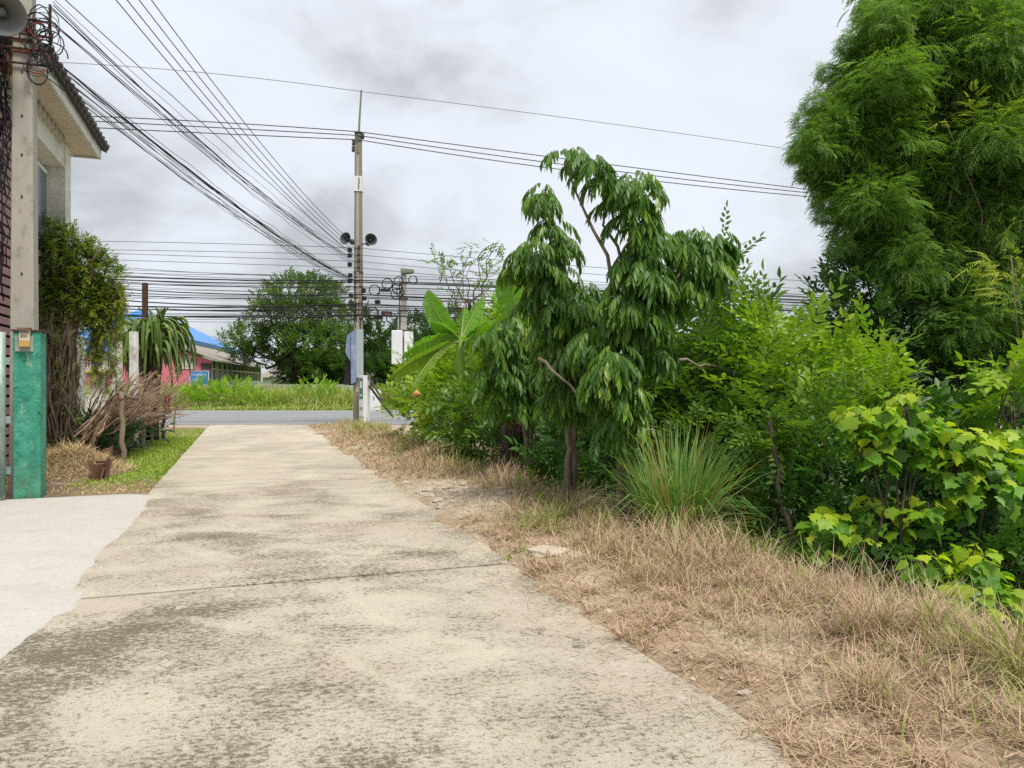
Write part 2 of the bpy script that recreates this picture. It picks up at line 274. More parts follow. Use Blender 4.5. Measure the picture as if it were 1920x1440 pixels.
foliage('midrib_m', [(0.34, 0.42, 0.12), (0.38, 0.45, 0.15)], 0.1, 0.4)
foliage('far_tree_m', [(0.061, 0.124, 0.025), (0.114, 0.19, 0.032), (0.075, 0.142, 0.027), (0.149, 0.225, 0.034)], 0.25, 0.5)
foliage('far_dark_m', [(0.032, 0.077, 0.02), (0.063, 0.121, 0.026), (0.04, 0.094, 0.022), (0.086, 0.149, 0.029)], 0.25, 0.5)
foliage('vine_m', [(0.176, 0.258, 0.029), (0.318, 0.383, 0.045), (0.143, 0.211, 0.025), (0.401, 0.406, 0.058), (0.234, 0.312, 0.032)], 0.3, 0.5)
foliage('vine_dry_m', [(0.15, 0.105, 0.05), (0.12, 0.12, 0.035), (0.20, 0.15, 0.07), (0.09, 0.10, 0.03)], 0.2, 0.6)
foliage('cactus_m', [(0.074, 0.144, 0.03), (0.142, 0.21, 0.049), (0.093, 0.174, 0.035), (0.198, 0.252, 0.065)], 0.05, 0.35, None, 0.45)
foliage('dark_leaf_m', [(0.020, 0.055, 0.022), (0.035, 0.085, 0.030), (0.025, 0.070, 0.025)], 0.15, 0.3, None, 0.5)

# ------------------------------------------------------------------ mesh helpers
def link(name, me, mat, parent=None):
    o = bpy.data.objects.new(name, me); C.objects.link(o)
    if mat and not me.materials: me.materials.append(MATS[mat])
    if parent: o.parent = parent
    return o
def tag(o, label=None, cat=None, group=None, kind=None):
    if label: o['label'] = label
    if cat: o['category'] = cat
    if group: o['group'] = group
    if kind: o['kind'] = kind
    return o
def empty(name, loc, label, cat, group=None):
    o = bpy.data.objects.new(name, None); C.objects.link(o); o.location = loc; o.empty_display_size = 0.2
    bpy.context.view_layer.update()
    return tag(o, label, cat, group)
def keep(o, root):                 # parent, keeping world position (roots are only translated)
    o.parent = root; o.location = Vector(o.location) - Vector(root.location); return o
class MB:
    def __init__(s): s.v = []; s.f = []
    def add(s, vs, fs):
        b = len(s.v); s.v += [tuple(x) for x in vs]; s.f += [tuple(i + b for i in f) for f in fs]; return s
    def hexa(s, p):                # 8 corners: bottom ring then top ring
        return s.add(p, [(3, 2, 1, 0), (4, 5, 6, 7), (0, 1, 5, 4), (1, 2, 6, 5), (2, 3, 7, 6), (3, 0, 4, 7)])
    def box(s, c, d, M=None):
        p = [Vector((x * d[0] / 2, y * d[1] / 2, z * d[2] / 2)) for z in (-1, 1) for x, y in ((-1, -1), (1, -1), (1, 1), (-1, 1))]
        return s.hexa([(M @ q if M else q) + Vector(c) for q in p])
    def lbox(s, s0, s1, t0, t1, z0, z1):
        return s.hexa([lane(a, b, z) for z in (z0, z1) for a, b in ((s0, t0), (s0, t1), (s1, t1), (s1, t0))])
    def tube(s, pts, rad, n=6, cap=True):
        pts = [Vector(p) for p in pts]; k = len(pts)
        if not hasattr(rad, '__len__'): rad = [rad] * k
        b = len(s.v); up = None
        for i, p in enumerate(pts):
            d = (pts[min(i + 1, k - 1)] - pts[max(i - 1, 0)])
            d = d.normalized() if d.length > 1e-9 else Vector((0, 0, 1))
            if up is None: up = d.orthogonal().normalized()
            up = (up - d * up.dot(d)); up = up.normalized() if up.length > 1e-6 else d.orthogonal().normalized()
            w = d.cross(up)
            for j in range(n):
                a = 2 * math.pi * j / n; s.v.append(tuple(p + (up * math.cos(a) + w * math.sin(a)) * rad[i]))
        for i in range(k - 1):
            for j in range(n):
                q = (j + 1) % n; s.f.append((b + i * n + j, b + i * n + q, b + (i + 1) * n + q, b + (i + 1) * n + j))
        if cap: s.f.append(tuple(b + j for j in reversed(range(n)))); s.f.append(tuple(b + (k - 1) * n + j for j in range(n)))
        return s
    def mesh(s, name, smooth=False):
        me = bpy.data.meshes.new(name); me.from_pydata(s.v, [], s.f); me.update()
        if smooth: me.polygons.foreach_set('use_smooth', [True] * len(me.polygons))
        return me
    def obj(s, name, mat, parent=None, smooth=False, bevel=0):
        o = link(name, s.mesh(name, smooth), mat)
        if bevel:
            b = o.modifiers.new('bevel', 'BEVEL'); b.width = bevel; b.segments = 2; b.limit_method = 'ANGLE'
        if parent: keep(o, parent)
        return o
def fast_mesh(name, V, T, rnd=None, smooth=False):
    V = np.asarray(V, np.float32); T = np.asarray(T, np.int32); me = bpy.data.meshes.new(name)
    me.vertices.add(len(V)); me.vertices.foreach_set('co', V.ravel())
    me.loops.add(T.size); me.loops.foreach_set('vertex_index', T.ravel())
    me.polygons.add(len(T)); me.polygons.foreach_set('loop_start', np.arange(len(T), dtype=np.int32) * T.shape[1])
    if rnd is not None:
        a = me.attributes.new('rnd', 'FLOAT', 'POINT'); a.data.foreach_set('value', np.asarray(rnd, np.float32))
    me.update(calc_edges=True)
    if smooth: me.polygons.foreach_set('use_smooth', np.ones(len(T), bool))
    return me
def norm(a): return a / np.maximum(np.linalg.norm(a, axis=-1, keepdims=True), 1e-9)
# --- leaf templates: arrays of vertices (y = along the twig, z = upper side) and triangles
def leafpart(V, T, base, d, up, L, Wd, fold=0.18, droop=0.12):
    d = norm(np.array(d, float)); up = np.array(up, float); x = norm(np.cross(d, up)); up = np.cross(x, d)
    b = len(V); p = lambda lx, ly, lz: np.array(base) + x * lx + d * ly + up * lz
    V += [p(0, 0, 0), p(-Wd, 0.42 * L, fold * Wd), p(0, 0.5 * L, -0.02 * L), p(Wd, 0.42 * L, fold * Wd), p(0, L, -droop * L), p(-.62 * Wd, .74 * L, fold * Wd - .05 * L), p(.62 * Wd, .74 * L, fold * Wd - .05 * L)]
    T += [(b, b + 2, b + 1), (b, b + 3, b + 2), (b + 1, b + 2, b + 5), (b + 2, b + 4, b + 5), (b + 2, b + 3, b + 6), (b + 2, b + 6, b + 4)]
def tmpl_ovate(n=9, L=0.11, Wd=0.026, tw=0.30, seed=0, ang=0.85):
    r = random.Random(seed); V = []; T = []
    for i in range(n):
        y = tw * (0.08 + 0.92 * i / (n - 1)); sd = 1 if i % 2 else -1
        a = ang if i < n - 1 else 0.1
        leafpart(V, T, (0, y, -0.25 * (y / tw) ** 2 * tw * 0.3), (sd * math.sin(a) + r.uniform(-.2, .2), math.cos(a), r.uniform(-.25, .35)), (r.uniform(-.3, .3), -.1, 1), L * r.uniform(.75, 1.15), Wd * r.uniform(.8, 1.15))
    return np.array(V), np.array(T)
def tmpl_feather(k=4, pairs=6, seed=0):
    r = random.Random(seed); V = []; T = []
    for j in range(k):
        y0 = 0.34 * j / k; sd = 1 if j % 2 else -1
        d = norm(np.array((sd * r.uniform(.5, 1.0) if j < k - 1 else 0.05, r.uniform(.5, .9), r.uniform(-.35, .15)))); L = r.uniform(.16, .24)
        x = norm(np.cross(d, (0, 0, 1)))
        for i in range(pairs):
            u = (i + 1) / pairs; b0 = np.array((0, y0, 0)) + d * L * u + np.array((0, 0, -0.08 * u * u))
            for q in (-1, 1):
                le = r.uniform(.075, .10) * (1 - 0.5 * abs(u - .45)); dd = norm(x * q * .9 + d * .75 + np.array((0, 0, -.55 + r.uniform(-.2, .2))))
                w = d * 0.0125; b = len(V)
                V += [b0 - w * .4, b0 + dd * le * .55 - w + np.array((0, 0, .006)), b0 + dd * le, b0 + dd * le * .5 + w + np.array((0, 0, .006))]
                T += [(b, b + 1, b + 2), (b, b + 2, b + 3)]
    return np.array(V), np.array(T)
def tmpl_droop(pairs=6, seed=0, L=0.185, Wd=0.020):
    r = random.Random(seed); V = []; T = []
    for i in range(pairs):
        u = (i + .6) / pairs; p = np.array((0, 0.20 * math.sin(u * 1.5), 0.02 - 0.19 * u ** 1.6))
        for q in (-1, 1):
            d = norm(np.array((q * r.uniform(.35, .75) * (1.1 - .6 * u), .28 + r.uniform(-.1, .2), -1.0 + r.uniform(-.1, .35) * (1 - u))))
            up = (q * .6, .7, .35); b = len(V); l = L * r.uniform(.8, 1.12) * (1 - .15 * abs(u - .5)); w = Wd * r.uniform(.85, 1.1)
            x = norm(np.cross(d, up)); n_ = np.cross(x, d)
            for yy, ww, zz_ in ((0, .15, 0), (.3, 1, .035), (.68, .9, .02)):
                V += [p + d * l * yy - x * w * ww + n_ * (zz_ * l + .25 * w), p + d * l * yy + n_ * zz_ * l, p + d * l * yy + x * w * ww + n_ * (zz_ * l + .25 * w)]
            V += [p + d * l - n_ * .04 * l]
            for a in (0, 3): T += [(b + a, b + a + 1, b + a + 4), (b + a, b + a + 4, b + a + 3), (b + a + 1, b + a + 2, b + a + 5), (b + a + 1, b + a + 5, b + a + 4)]
            T += [(b + 6, b + 7, b + 9), (b + 7, b + 8, b + 9)]
    return np.array(V), np.array(T)
def tmpl_lobed(seed=0):
    r = random.Random(seed); V = [np.array((0, 0.03, 0.0))]; T = []; k = 15
    for i in range(k):
        a = -2.75 + 5.5 * i / (k - 1); lob = (1.0, .66, .82)[i % 3] if i not in (0, k - 1) else .5
        lob = {0: .42, 1: .62, 2: .5, 3: .80, 4: .60, 5: .72, 6: .66, 7: 1.05, 8: .66, 9: .72, 10: .60, 11: .80, 12: .5, 13: .62, 14: .42}[i] * r.uniform(.93, 1.07)
        V.append(np.array((math.sin(a) * lob * .78, .34 + math.cos(a) * lob * .66, -.10 * lob * lob + r.uniform(-.03, .03) + .05 * abs(math.sin(a)))))
    V = [v_ if i else np.array((0, .30, .02)) for i, v_ in enumerate(V)]
    for i in range(1, k): T.append((0, i + 1, i))
    b = len(V); V += [np.array((0, .05, 0))]; T += [(0, 1, b), (0, b, k)]
    st_ = len(V); V += [np.array((-.012, .05, 0)), np.array((.012, .05, 0)), np.array((0, -.75, -.25))]; T += [(st_, st_ + 1, st_ + 2)]
    return np.array(V), np.array(T)
def place(tm, pos, dr, sc, rng, upv=(0, 0, 1), roll=0.5):
    V, T = tm; n = len(pos); y = norm(np.asarray(dr, float)); up = np.asarray(upv, float) + rng.normal(0, roll, (n, 3)) * .6
    x = norm(np.cross(y, up)); z = np.cross(x, y); sc = np.asarray(sc, float)[:, None, None]
    P = (V[None, :, 0:1] * x[:, None, :] + V[None, :, 1:2] * y[:, None, :] + V[None, :, 2:3] * z[:, None, :]) * sc + np.asarray(pos)[:, None, :]
    TT = T[None] + (np.arange(n) * len(V))[:, None, None]
    return P.reshape(-1, 3), TT.reshape(-1, 3), np.repeat(rng.random(n), len(V))
def cat_mesh(parts):
    Vs, Ts, Rs = [], [], []; b = 0
    for V, T, r in parts: Vs.append(V); Ts.append(T + b); Rs.append(r); b += len(V)
    return np.concatenate(Vs), np.concatenate(Ts), np.concatenate(Rs)
OV = [tmpl_ovate(seed=i) for i in range(4)]
OVS = [tmpl_ovate(11, 0.075, 0.020, 0.30, 10 + i, 0.95) for i in range(4)]
OVL = [tmpl_ovate(11, 0.15, 0.036, 0.46, 20 + i, 0.9) for i in range(4)]
OVP = [tmpl_ovate(13, 0.125, 0.027, 0.52, 30 + i, 1.0) for i in range(4)]
FE = [tmpl_feather(seed=i) for i in range(4)]
DR = [tmpl_droop(seed=i) for i in range(5)]
def lobe_points(rng, c, r, n, shell=0.55):
    u = norm(rng.normal(0, 1, (n, 3))); rr = np.cbrt(rng.random(n)) * (1 - shell) + shell; rr *= 1 + rng.normal(0, .08, n)
    r = np.array(r if hasattr(r, '__len__') else (r, r, r)); return np.array(c) + u * rr[:, None] * r, u
def crown_mesh(name, tms, lobes, dens, sc, seed, up=0.35, jit=0.45, down=0.0):
    rng = np.random.default_rng(seed); parts = []
    for c, r in lobes:
        ra = np.array(r if hasattr(r, '__len__') else (r, r, r)); n = max(6, int(dens * (ra[0] * ra[1] + ra[1] * ra[2] + ra[0] * ra[2]) / 3))
        for tm in tms:
            p, u = lobe_points(rng, c, ra, max(2, n // len(tms))); d = u + np.array((0, 0, up - down)) + rng.normal(0, jit, u.shape)
            parts.append(place(tm, p, d, sc * rng.uniform(.7, 1.25, len(p)), rng))
    V, T, r = cat_mesh(parts); return fast_mesh(name, V, T, r)
def wob(rng, a, b, k=6, w=0.06, bow=(0, 0, 0)):
    a = Vector(a); b = Vector(b); L = (b - a).length; out = []
    for i in range(k + 1):
        u = i / k; q = a.lerp(b, u) + Vector(bow) * (4 * u * (1 - u))
        if 0 < i < k: q += Vector((rng.uniform(-1, 1), rng.uniform(-1, 1), rng.uniform(-1, 1))) * w * L * .5
        out.append(q)
    return out
def taper(r0, r1, k=6): return [r0 + (r1 - r0) * (i / k) ** .8 for i in range(k + 1)]
def gz(x, y): return float(hgt(np.array([x]), np.array([y]))[0])
def shrub(name, label, cat, lobes, tms, mat, dens=150, sc=1.0, seed=0, base=None, stems=5, bark='bark_brown', r0=.02, up=.35, group=None, extra=None, jit=0.45):
    rng = random.Random(seed)
    c0 = lobes[0][0]; bx, by = base if base else (c0[0], c0[1]); bz = gz(bx, by) - .03
    root = empty(name, (bx, by, bz), label, cat, group)
    mb = MB()
    for i in range(max(stems, len(lobes))):
        c, r = lobes[i % len(lobes)]; ra = r if hasattr(r, '__len__') else (r, r, r)
        tip = Vector(c) + Vector((rng.uniform(-.5, .5) * ra[0], rng.uniform(-.5, .5) * ra[1], rng.uniform(0, .6) * ra[2]))
        b = Vector((bx + rng.uniform(-.1, .1), by + rng.uniform(-.1, .1), bz)); p = wob(rng, b, tip, 6, .10)
        mb.tube(p, taper(r0 * rng.uniform(.7, 1.1), r0 * .25), 5)
    mb.obj('trunk', bark, root, True)
    cr = link('crown', crown_mesh('crown', tms, lobes, dens, sc, seed + 50, up, jit), mat); keep(cr, root); cr['kind'] = 'stuff'
    if extra:
        ms, lo, mt, de, s2 = extra; c2 = link('young_shoots', crown_mesh('young_shoots', ms, lo, de, s2, seed + 90, .7, .35), mt); keep(c2, root); c2['kind'] = 'stuff'
    return root
def P(px, py, Y): v_ = at(px, py, Y); return (v_.x, v_.y, v_.z)
def px(n, Y): return n * Y / F

# ------------------------------------------------------------------ blades (grass)
def blades(pos, ang, H, Wd, lean, curl, rng, face=None):
    n = len(pos); us = np.array((0, .38, .72, 1.0)); d = np.stack((np.cos(ang), np.sin(ang), np.zeros(n)), 1)
    fa = ang + np.pi / 2 + rng.normal(0, .5, n); w = np.stack((np.cos(fa), np.sin(fa), np.zeros(n)), 1)
    V = np.zeros((n, 7, 3)); tilt = lean[:, None] + curl[:, None] * us[None, :]          # angle from vertical
    hx = np.zeros((n, 4)); hz = np.zeros((n, 4))
    for i in range(1, 4):
        du = us[i] - us[i - 1]; a = (tilt[:, i] + tilt[:, i - 1]) / 2; hx[:, i] = hx[:, i - 1] + np.sin(a) * du; hz[:, i] = hz[:, i - 1] + np.cos(a) * du
    for i, ww in enumerate((.8, 1.0, .65)):
        q = pos + d * (hx[:, i] * H)[:, None]; q[:, 2] = pos[:, 2] + hz[:, i] * H; o = w * (Wd * ww / 2)[:, None]
        V[:, 2 * i] = q - o; V[:, 2 * i + 1] = q + o
    q = pos + d * (hx[:, 3] * H)[:, None]; q[:, 2] = pos[:, 2] + hz[:, 3] * H; V[:, 6] = q
    T = np.array([(0, 1, 3), (0, 3, 2), (2, 3, 5), (2, 5, 4), (4, 5, 6)]); TT = T[None] + (np.arange(n) * 7)[:, None, None]
    return V.reshape(-1, 3), TT.reshape(-1, 3), np.repeat(rng.random(n), 7)

# ================================================================== SETTING
# ground sheet
def axis(a, b, step, lo, hi):
    m_ = list(np.arange(a, b + 1e-6, step)); g = step; x = a; left = []
    while x > lo: g *= 1.35; x -= g; left.append(x)
    g = step; x = b; rt = []
    while x < hi: g *= 1.35; x += g; rt.append(x)
    return np.array(left[::-1] + m_ + rt)
xs = axis(-15, 9, 0.12, -900, 900); ys = axis(1.5, 46, 0.12, -60, 1500)
XX, YY = np.meshgrid(xs, ys); ZZ = hgt(XX, YY); nx, ny = len(xs), len(ys)
V = np.stack((XX, YY, ZZ), -1).reshape(-1, 3); I = np.arange(nx * ny).reshape(ny, nx)
Q = np.stack((I[:-1, :-1], I[:-1, 1:], I[1:, 1:], I[1:, :-1]), -1).reshape(-1, 4)
me = fast_mesh('ground', V, Q, smooth=True)
S_, T_ = st(XX, YY); col = np.zeros((ny, nx, 3)); pn = fbm(XX * .9, YY * .9); pf = fbm(XX * 3.1 + 5, YY * 3.1)
col[:] = (0.20, 0.22, 0.07)
dirt = np.array((0.40, 0.305, 0.215)); pale = np.array((0.50, 0.43, 0.335)); soil = np.array((0.10, 0.075, 0.05))
lawn = np.array((0.15, 0.20, 0.05)); far = np.array((0.16, 0.25, 0.05)); shoulder = np.array((0.42, 0.35, 0.27))
w = sm(pf, .45, .62)[..., None]; verge = dirt * (1 - w) + pale * w
def lay(mask, c):
    global col
    col = col * (1 - mask[..., None]) + c * mask[..., None]
lay(((T_ > 1) & (YY < 28)).astype(float), verge)
lay(sm(T_ + (pn - .45), 2.5, 3.2) * (YY < 27) * .75, np.array((0.17, 0.12, 0.08))); lay(sm(S_, 7.4, 8.4) * (1 - sm(S_, 10.8, 12.0)) * sm(T_, 2.0, 2.3) * (1 - sm(T_, 3.0, 3.5)), np.array((0.50, 0.435, 0.345)))  # soil brown darkened under tall grass, painting in shade between clumps; then pale gravel
lay(sm(T_, 3.6, 4.4) * (YY < 27), soil); lay(sm(T_, 5.0, 6.5) * (YY < 27) * sm(pn, .35, .5), np.array((0.09, 0.13, 0.035)))
lay(((T_ <= -1) & (YY < 28)).astype(float), lawn)
lay(((T_ <= -1) & (YY < 28)).astype(float) * np.maximum(sm(pn, .46, .58) * .8, sm(S_, 13.5, 12.2)), np.array((0.27, 0.205, 0.12)))
lay(((T_ < -2.2) & (YY < 28)).astype(float), np.array((0.20, 0.15, 0.10)))
lay(sm(YY, 25.0, 26.5) * (YY < 43), shoulder); lay((YY > 42).astype(float), far)
ca = me.color_attributes.new('Col', 'FLOAT_COLOR', 'POINT'); ca.data.foreach_set('color', np.concatenate((col, np.ones((ny, nx, 1))), -1).astype(np.float32).ravel())
tag(link('ground', me, 'soil'), kind='structure')

# main road across the far end, with painted lines
mb = MB(); mb.hexa([(-120, 27.9, -.06), (120, 27.9, -.06), (120, 42.6, -.06), (-120, 42.6, -.06), (-120, 27.9, .015), (120, 27.9, .015), (120, 42.6, .015), (-120, 42.6, .015)])
road = mb.obj('road', 'asphalt'); tag(road, kind='structure')
def strip(x0, x1, y, w_): MB().add([(x0, y - w_ / 2, .020), (x1, y - w_ / 2, .020), (x1, y + w_ / 2, .020), (x0, y + w_ / 2, .020)], [(0, 1, 2, 3)]).obj('painted_line', 'road_paint', road)
strip(-60, -10.9, 30.1, .14); strip(-10.75, -8.75, 30.05, .16); strip(-8.6, 40, 30.1, .14); strip(-60, 40, 40.6, .14)
for k in range(-10, 8): strip(-14.6 + 4.1 * k, -13.2 + 4.1 * k, 34.6, .14)

# concrete lane, slab by slab
lroot = bpy.data.objects.new('lane', None); C.objects.link(lroot); tag(lroot, kind='structure')
rs = random.Random(3)
def slab(s0, s1, flare=0):
    g = 0.024; n = 26; mbv = []; f = []; z1 = 0.0; rows = 8
    for i in range(n + 1):
        s = s0 + g + (s1 - s0 - 2 * g) * i / n
        w0 = (-1.27 if s > 11.2 else -1.52) - (flare * max(0, (i / n) - .75) * 4) + rs.uniform(-.012, .012); w1 = 2.10 + (flare * max(0, (i / n) - .6) * 2.5) + rs.uniform(-.02, .02)
        for j in range(rows + 1):
            t = w0 + (w1 - w0) * j / rows; ds = rs.uniform(-.009, .009) if i in (0, n) else 0
            mbv.append(tuple(lane(s + ds, t, z1 + (rs.uniform(-.002, .002) if 0 < i < n else -.003))))
    for i in range(n):
        for j in range(rows):
            a = i * (rows + 1) + j; f.append((a, a + 1, a + rows + 2, a + rows + 1))
    ring = [j for j in range(rows + 1)] + [i * (rows + 1) + rows for i in range(1, n + 1)] + [n * (rows + 1) + j for j in range(rows - 1, -1, -1)] + [i * (rows + 1) for i in range(n - 1, 0, -1)]
    b = len(mbv); mbv += [(mbv[i][0], mbv[i][1], -.12) for i in ring]; k = len(ring)
    for i in range(k): f.append((ring[(i + 1) % k], ring[i], b + i, b + (i + 1) % k))
    MB().add(mbv, f).obj('concrete_slab', 'lane_concrete', lroot, False)
for s0, s1, fl in ((-6, 0, 0), (0, 6.0, 0), (6.0, 12.1, 0), (12.1, 18.2, 0), (18.2, 24.3, 0), (24.3, 31.6, .8)): slab(s0, s1, fl)
for s0 in (6.0, 12.1, 18.2, 24.3): MB().lbox(s0 - .04, s0 + .04, -1.25, 2.05, -.10, -.022).obj('joint_filler', 'filler', lroot)
# white skimmed apron at the gate
ns, nt_ = 90, 40; Vv = []; Ff = []
for i in range(ns + 1):
    s = 1.6 + (11.32 - 1.6) * i / ns
    ed = -1.19 + .10 * (fbm(np.array([s * 1.3]), np.array([3.3]), 4)[0] - .47) * 2 + .02 * math.sin(s * 2.1) + .07 * (fbm(np.array([s * 6.0]), np.array([7.7]), 3)[0] - .44) + (.10 if 5.6 < s < 6.15 else 0)
    for j in range(nt_ + 1):
        t = -5.8 + (ed + 5.8) * (1 - (1 - j / nt_) ** 1.8); q = ed - t
        z = .002 + .022 * float(sm(np.array([q]), -.0, .32)[0]); z = z if j < nt_ else -.006
        Vv.append(tuple(lane(s + (.04 * math.sin(t * 3) if i == ns else 0), t, z)))
for i in range(ns):
    for j in range(nt_): a = i * (nt_ + 1) + j; Ff.append((a, a + 1, a + nt_ + 2, a + nt_ + 1))
k = ns * (nt_ + 1); b = len(Vv); Vv += [(p[0], p[1], -.08) for p in Vv[k:k + nt_ + 1]]
for j in range(nt_): Ff.append((k + j, k + j + 1, b + j + 1, b + j))
ap = MB().add(Vv, Ff).obj('gate_apron', 'white_cement', None, True); tag(ap, kind='structure')

# ================================================================== VERGE GRASS
rng = np.random.default_rng(11)
def scatter(n, s0, s1, t0, t1, rng, power=1.0):
    s = s0 + (s1 - s0) * rng.random(n) ** power; t = t0 + (t1 - t0) * rng.random(n)
    x = D[0] * s + NN[0] * t; y = D[1] * s + NN[1] * t; return s, t, x, y
parts = []; gparts = []
for s0, s1, dens, wd in ((2.0, 5, 4600, .0050), (5, 9, 3300, .0062), (9, 15, 1500, .010), (15, 29.0, 750, .017)):
    n = int((s1 - s0) * 3.0 * dens); s, t, x, y = scatter(n, s0, s1, 1.7, 4.7, rng)
    if s1 < 10:                                   # tufts: pull blades towards clump centres
        cs, ct, cx_, cy_ = scatter(int((s1 - s0) * 60), s0, s1, 1.8, 4.6, rng); k = rng.integers(0, len(cx_), n); pull = rng.random(n) < .62
        rr = np.abs(rng.normal(0, .055, n)); aa = rng.random(n) * 6.283
        x = np.where(pull, cx_[k] + rr * np.cos(aa), x); y = np.where(pull, cy_[k] + rr * np.sin(aa), y); s, t = st(x, y)
    e_ = t + (fbm(x * 1.1 + 40, y * 1.1, 3) - .44) * .75; cover = fbm(x * 1.4 + 9, y * 1.4 + 2, 3)
    prob = .16 * sm(e_, 1.70, 1.95) + .62 * sm(e_, 1.95, 2.3) * sm(cover, .24, .44) + .45 * sm(e_, 2.5, 3.0)
    bare = sm(s, 7.2, 8.3) * (1 - sm(s, 10.8, 12.2)) * (1 - sm(t, 3.0, 3.5)); prob = prob * (1 - .82 * bare)
    prob = prob * np.where(t > 4.1, 1 - sm(t, 4.1, 4.7), 1)
    ok = rng.random(n) < prob; x, y, s, t, e_ = x[ok], y[ok], s[ok], t[ok], e_[ok]; n = len(x)
    z = hgt(x, y) - .005; hmap = .35 + .9 * sm(e_, 2.3, 3.3) * (.55 + .9 * fbm(x * .9 + 3, y * .9 + 8, 3)) + .25 * (s > 12)
    flat = rng.random(n) < np.where(e_ < 2.5, .80, .45)
    H = np.where(flat, rng.uniform(.06, .20, n), rng.uniform(.10, .34, n) * hmap * np.where(fbm(x * 2.3 + 11, y * 2.3 + 5, 2) > .40, 1.15, .55) * (1 - .25 * (s > 14))); lean = np.where(flat, rng.uniform(1.2, 1.65, n), np.abs(rng.normal(.45, .42, n))); curl = np.where(flat, rng.normal(0, .6, n), rng.uniform(.2, 2.4, n))
    z = z + np.where(flat, rng.uniform(0, .05, n) * sm(e_, 2.0, 2.6), 0)
    gm = (rng.random(n) < .09 + .45 * sm(fbm(x * 1.2 + 60, y * 1.2, 3), .48, .62) * (e_ > 2.5) + .25 * ((s > 22) & (t > 2.3))) & ~flat
    pos = np.stack((x, y, z), 1); ang = rng.random(n) * 6.283; W_ = wd * rng.uniform(.6, 1.3, n)
    sel = ~gm; parts.append(blades(pos[sel], ang[sel], H[sel], W_[sel], lean[sel], curl[sel], rng))
    sel = gm; gparts.append(blades(pos[sel], ang[sel], H[sel] * 1.15, W_[sel] * 1.2, lean[sel], curl[sel], rng))
tag(link('dry_grass', fast_mesh('dry_grass', *cat_mesh(parts)), 'dry_grass_m'), 'straw brown dried grass matted along the right verge', 'grass', kind='stuff')
tag(link('half_green_grass', fast_mesh('half_green_grass', *cat_mesh(gparts)), 'green_dry_m'), 'yellow green grass blades growing among the dried verge grass', 'grass', kind='stuff')
# straw litter lying on the lane edge
n = 9000; s, t, x, y = scatter(n, 2.0, 13, 1.0, 2.5, rng); ok = rng.random(n) < (.04 + sm(t + .5 * (fbm(x * 1.5, y * 1.5, 3) - .45), 1.2, 2.2) ** 2); x, y = x[ok], y[ok]; n = len(x)
pos = np.stack((x, y, np.maximum(hgt(x, y), 0) + rng.uniform(.004, .012, n)), 1)
tag(link('straw_litter', fast_mesh('straw_litter', *blades(pos, rng.random(n) * 6.283, rng.uniform(.03, .14, n), rng.uniform(.002, .004, n), np.full(n, 1.56), rng.normal(0, .05, n), rng)), 'dry_grass_m'), 'loose dry straw scattered over the right lane edge', 'straw', kind='stuff')
# lawn strip on the left
n = 30000; s, t, x, y = scatter(n, 11.5, 26.5, -2.45, -1.2, rng, .8)
pr = (.25 + .9 * sm(fbm(x * 1.3, y * 1.3), .40, .54)) * sm(s, 11.6, 14.5) * (1 - .9 * sm(s, 22.5, 24.5)) + .05; ok = rng.random(n) < pr; x, y, s, t = x[ok], y[ok], s[ok], t[ok]; n = len(x)
pos = np.stack((x, y, hgt(x, y) - .005), 1)
tag(link('lawn_grass', fast_mesh('lawn_grass', *blades(pos, rng.random(n) * 6.283, rng.uniform(.03, .09, n), rng.uniform(.008, .018, n), rng.uniform(.1, 1.1, n), rng.uniform(0, .9, n), rng)), 'lawn_m'), 'short bright green lawn between the stakes and the lane', 'grass', kind='stuff')
n = 5000; s, t, x, y = scatter(n, 11.4, 26.5, -2.6, -1.2, rng); ok = rng.random(n) < (.9 - .6 * sm(s, 12, 15) + .5 * sm(s, 22, 24)); x, y = x[ok], y[ok]; n = len(x)
pos = np.stack((x, y, hgt(x, y) + .006), 1)
tag(link('dead_lawn_grass', fast_mesh('dead_lawn_grass', *blades(pos, rng.random(n) * 6.283, rng.uniform(.04, .12, n), rng.uniform(.006, .012, n), rng.uniform(1.1, 1.6, n), rng.normal(0, .3, n), rng)), 'straw_m'), 'pale dead clippings strewn over the left lawn strip', 'grass', kind='stuff')
# tall bank across the road
n = 25000; x = rng.uniform(-34, 8, n); y = 43.0 + 9 * rng.random(n) ** 1.5; z = hgt(x, y)
hh = (.25 + 1.35 * sm(y, 43.6, 45.5)) * (.55 + .8 * fbm(x * .5, y * .5, 3)); pos = np.stack((x, y, z), 1)
tag(link('bank_grass', fast_mesh('bank_grass', *blades(pos, rng.random(n) * 6.283, hh * rng.uniform(.6, 1.15, n), rng.uniform(.03, .07, n), rng.uniform(0, .45, n), rng.uniform(.2, 1.2, n), rng)), 'bank_grass_m'), 'tall rank green grass on the far side of the road', 'grass', kind='stuff')

# ================================================================== LEFT SIDE
# --- green gate post, number box, pipe, gate
gp = lane(11.45, -2.68, 0)
g = empty('gate_post', gp, 'square concrete gate post painted flaking green', 'post')
MB().lbox(11.29, 11.60, -2.83, -2.52, -.05, 2.18).obj('shaft', 'green_paint', g, False, .012)
MB().lbox(11.27, 11.62, -2.85, -2.50, 2.18, 2.20).obj('cap', 'dark_rust', g)
MB().lbox(11.275, 11.288, -2.80, -2.60, 1.92, 2.12).obj('backing_plate', 'grey_plate', g)
nb = empty('number_box', lane(11.24, -2.68, 1.97), 'small cream and ochre box marked 850 on the green post', 'box')
MB().lbox(11.21, 11.27, -2.745, -2.625, 2.05, 2.20).obj('upper_shell', 'cream_box', nb, False, .006)
MB().lbox(11.21, 11.27, -2.745, -2.625, 1.975, 2.048).obj('lower_shell', 'ochre', nb, False, .006)
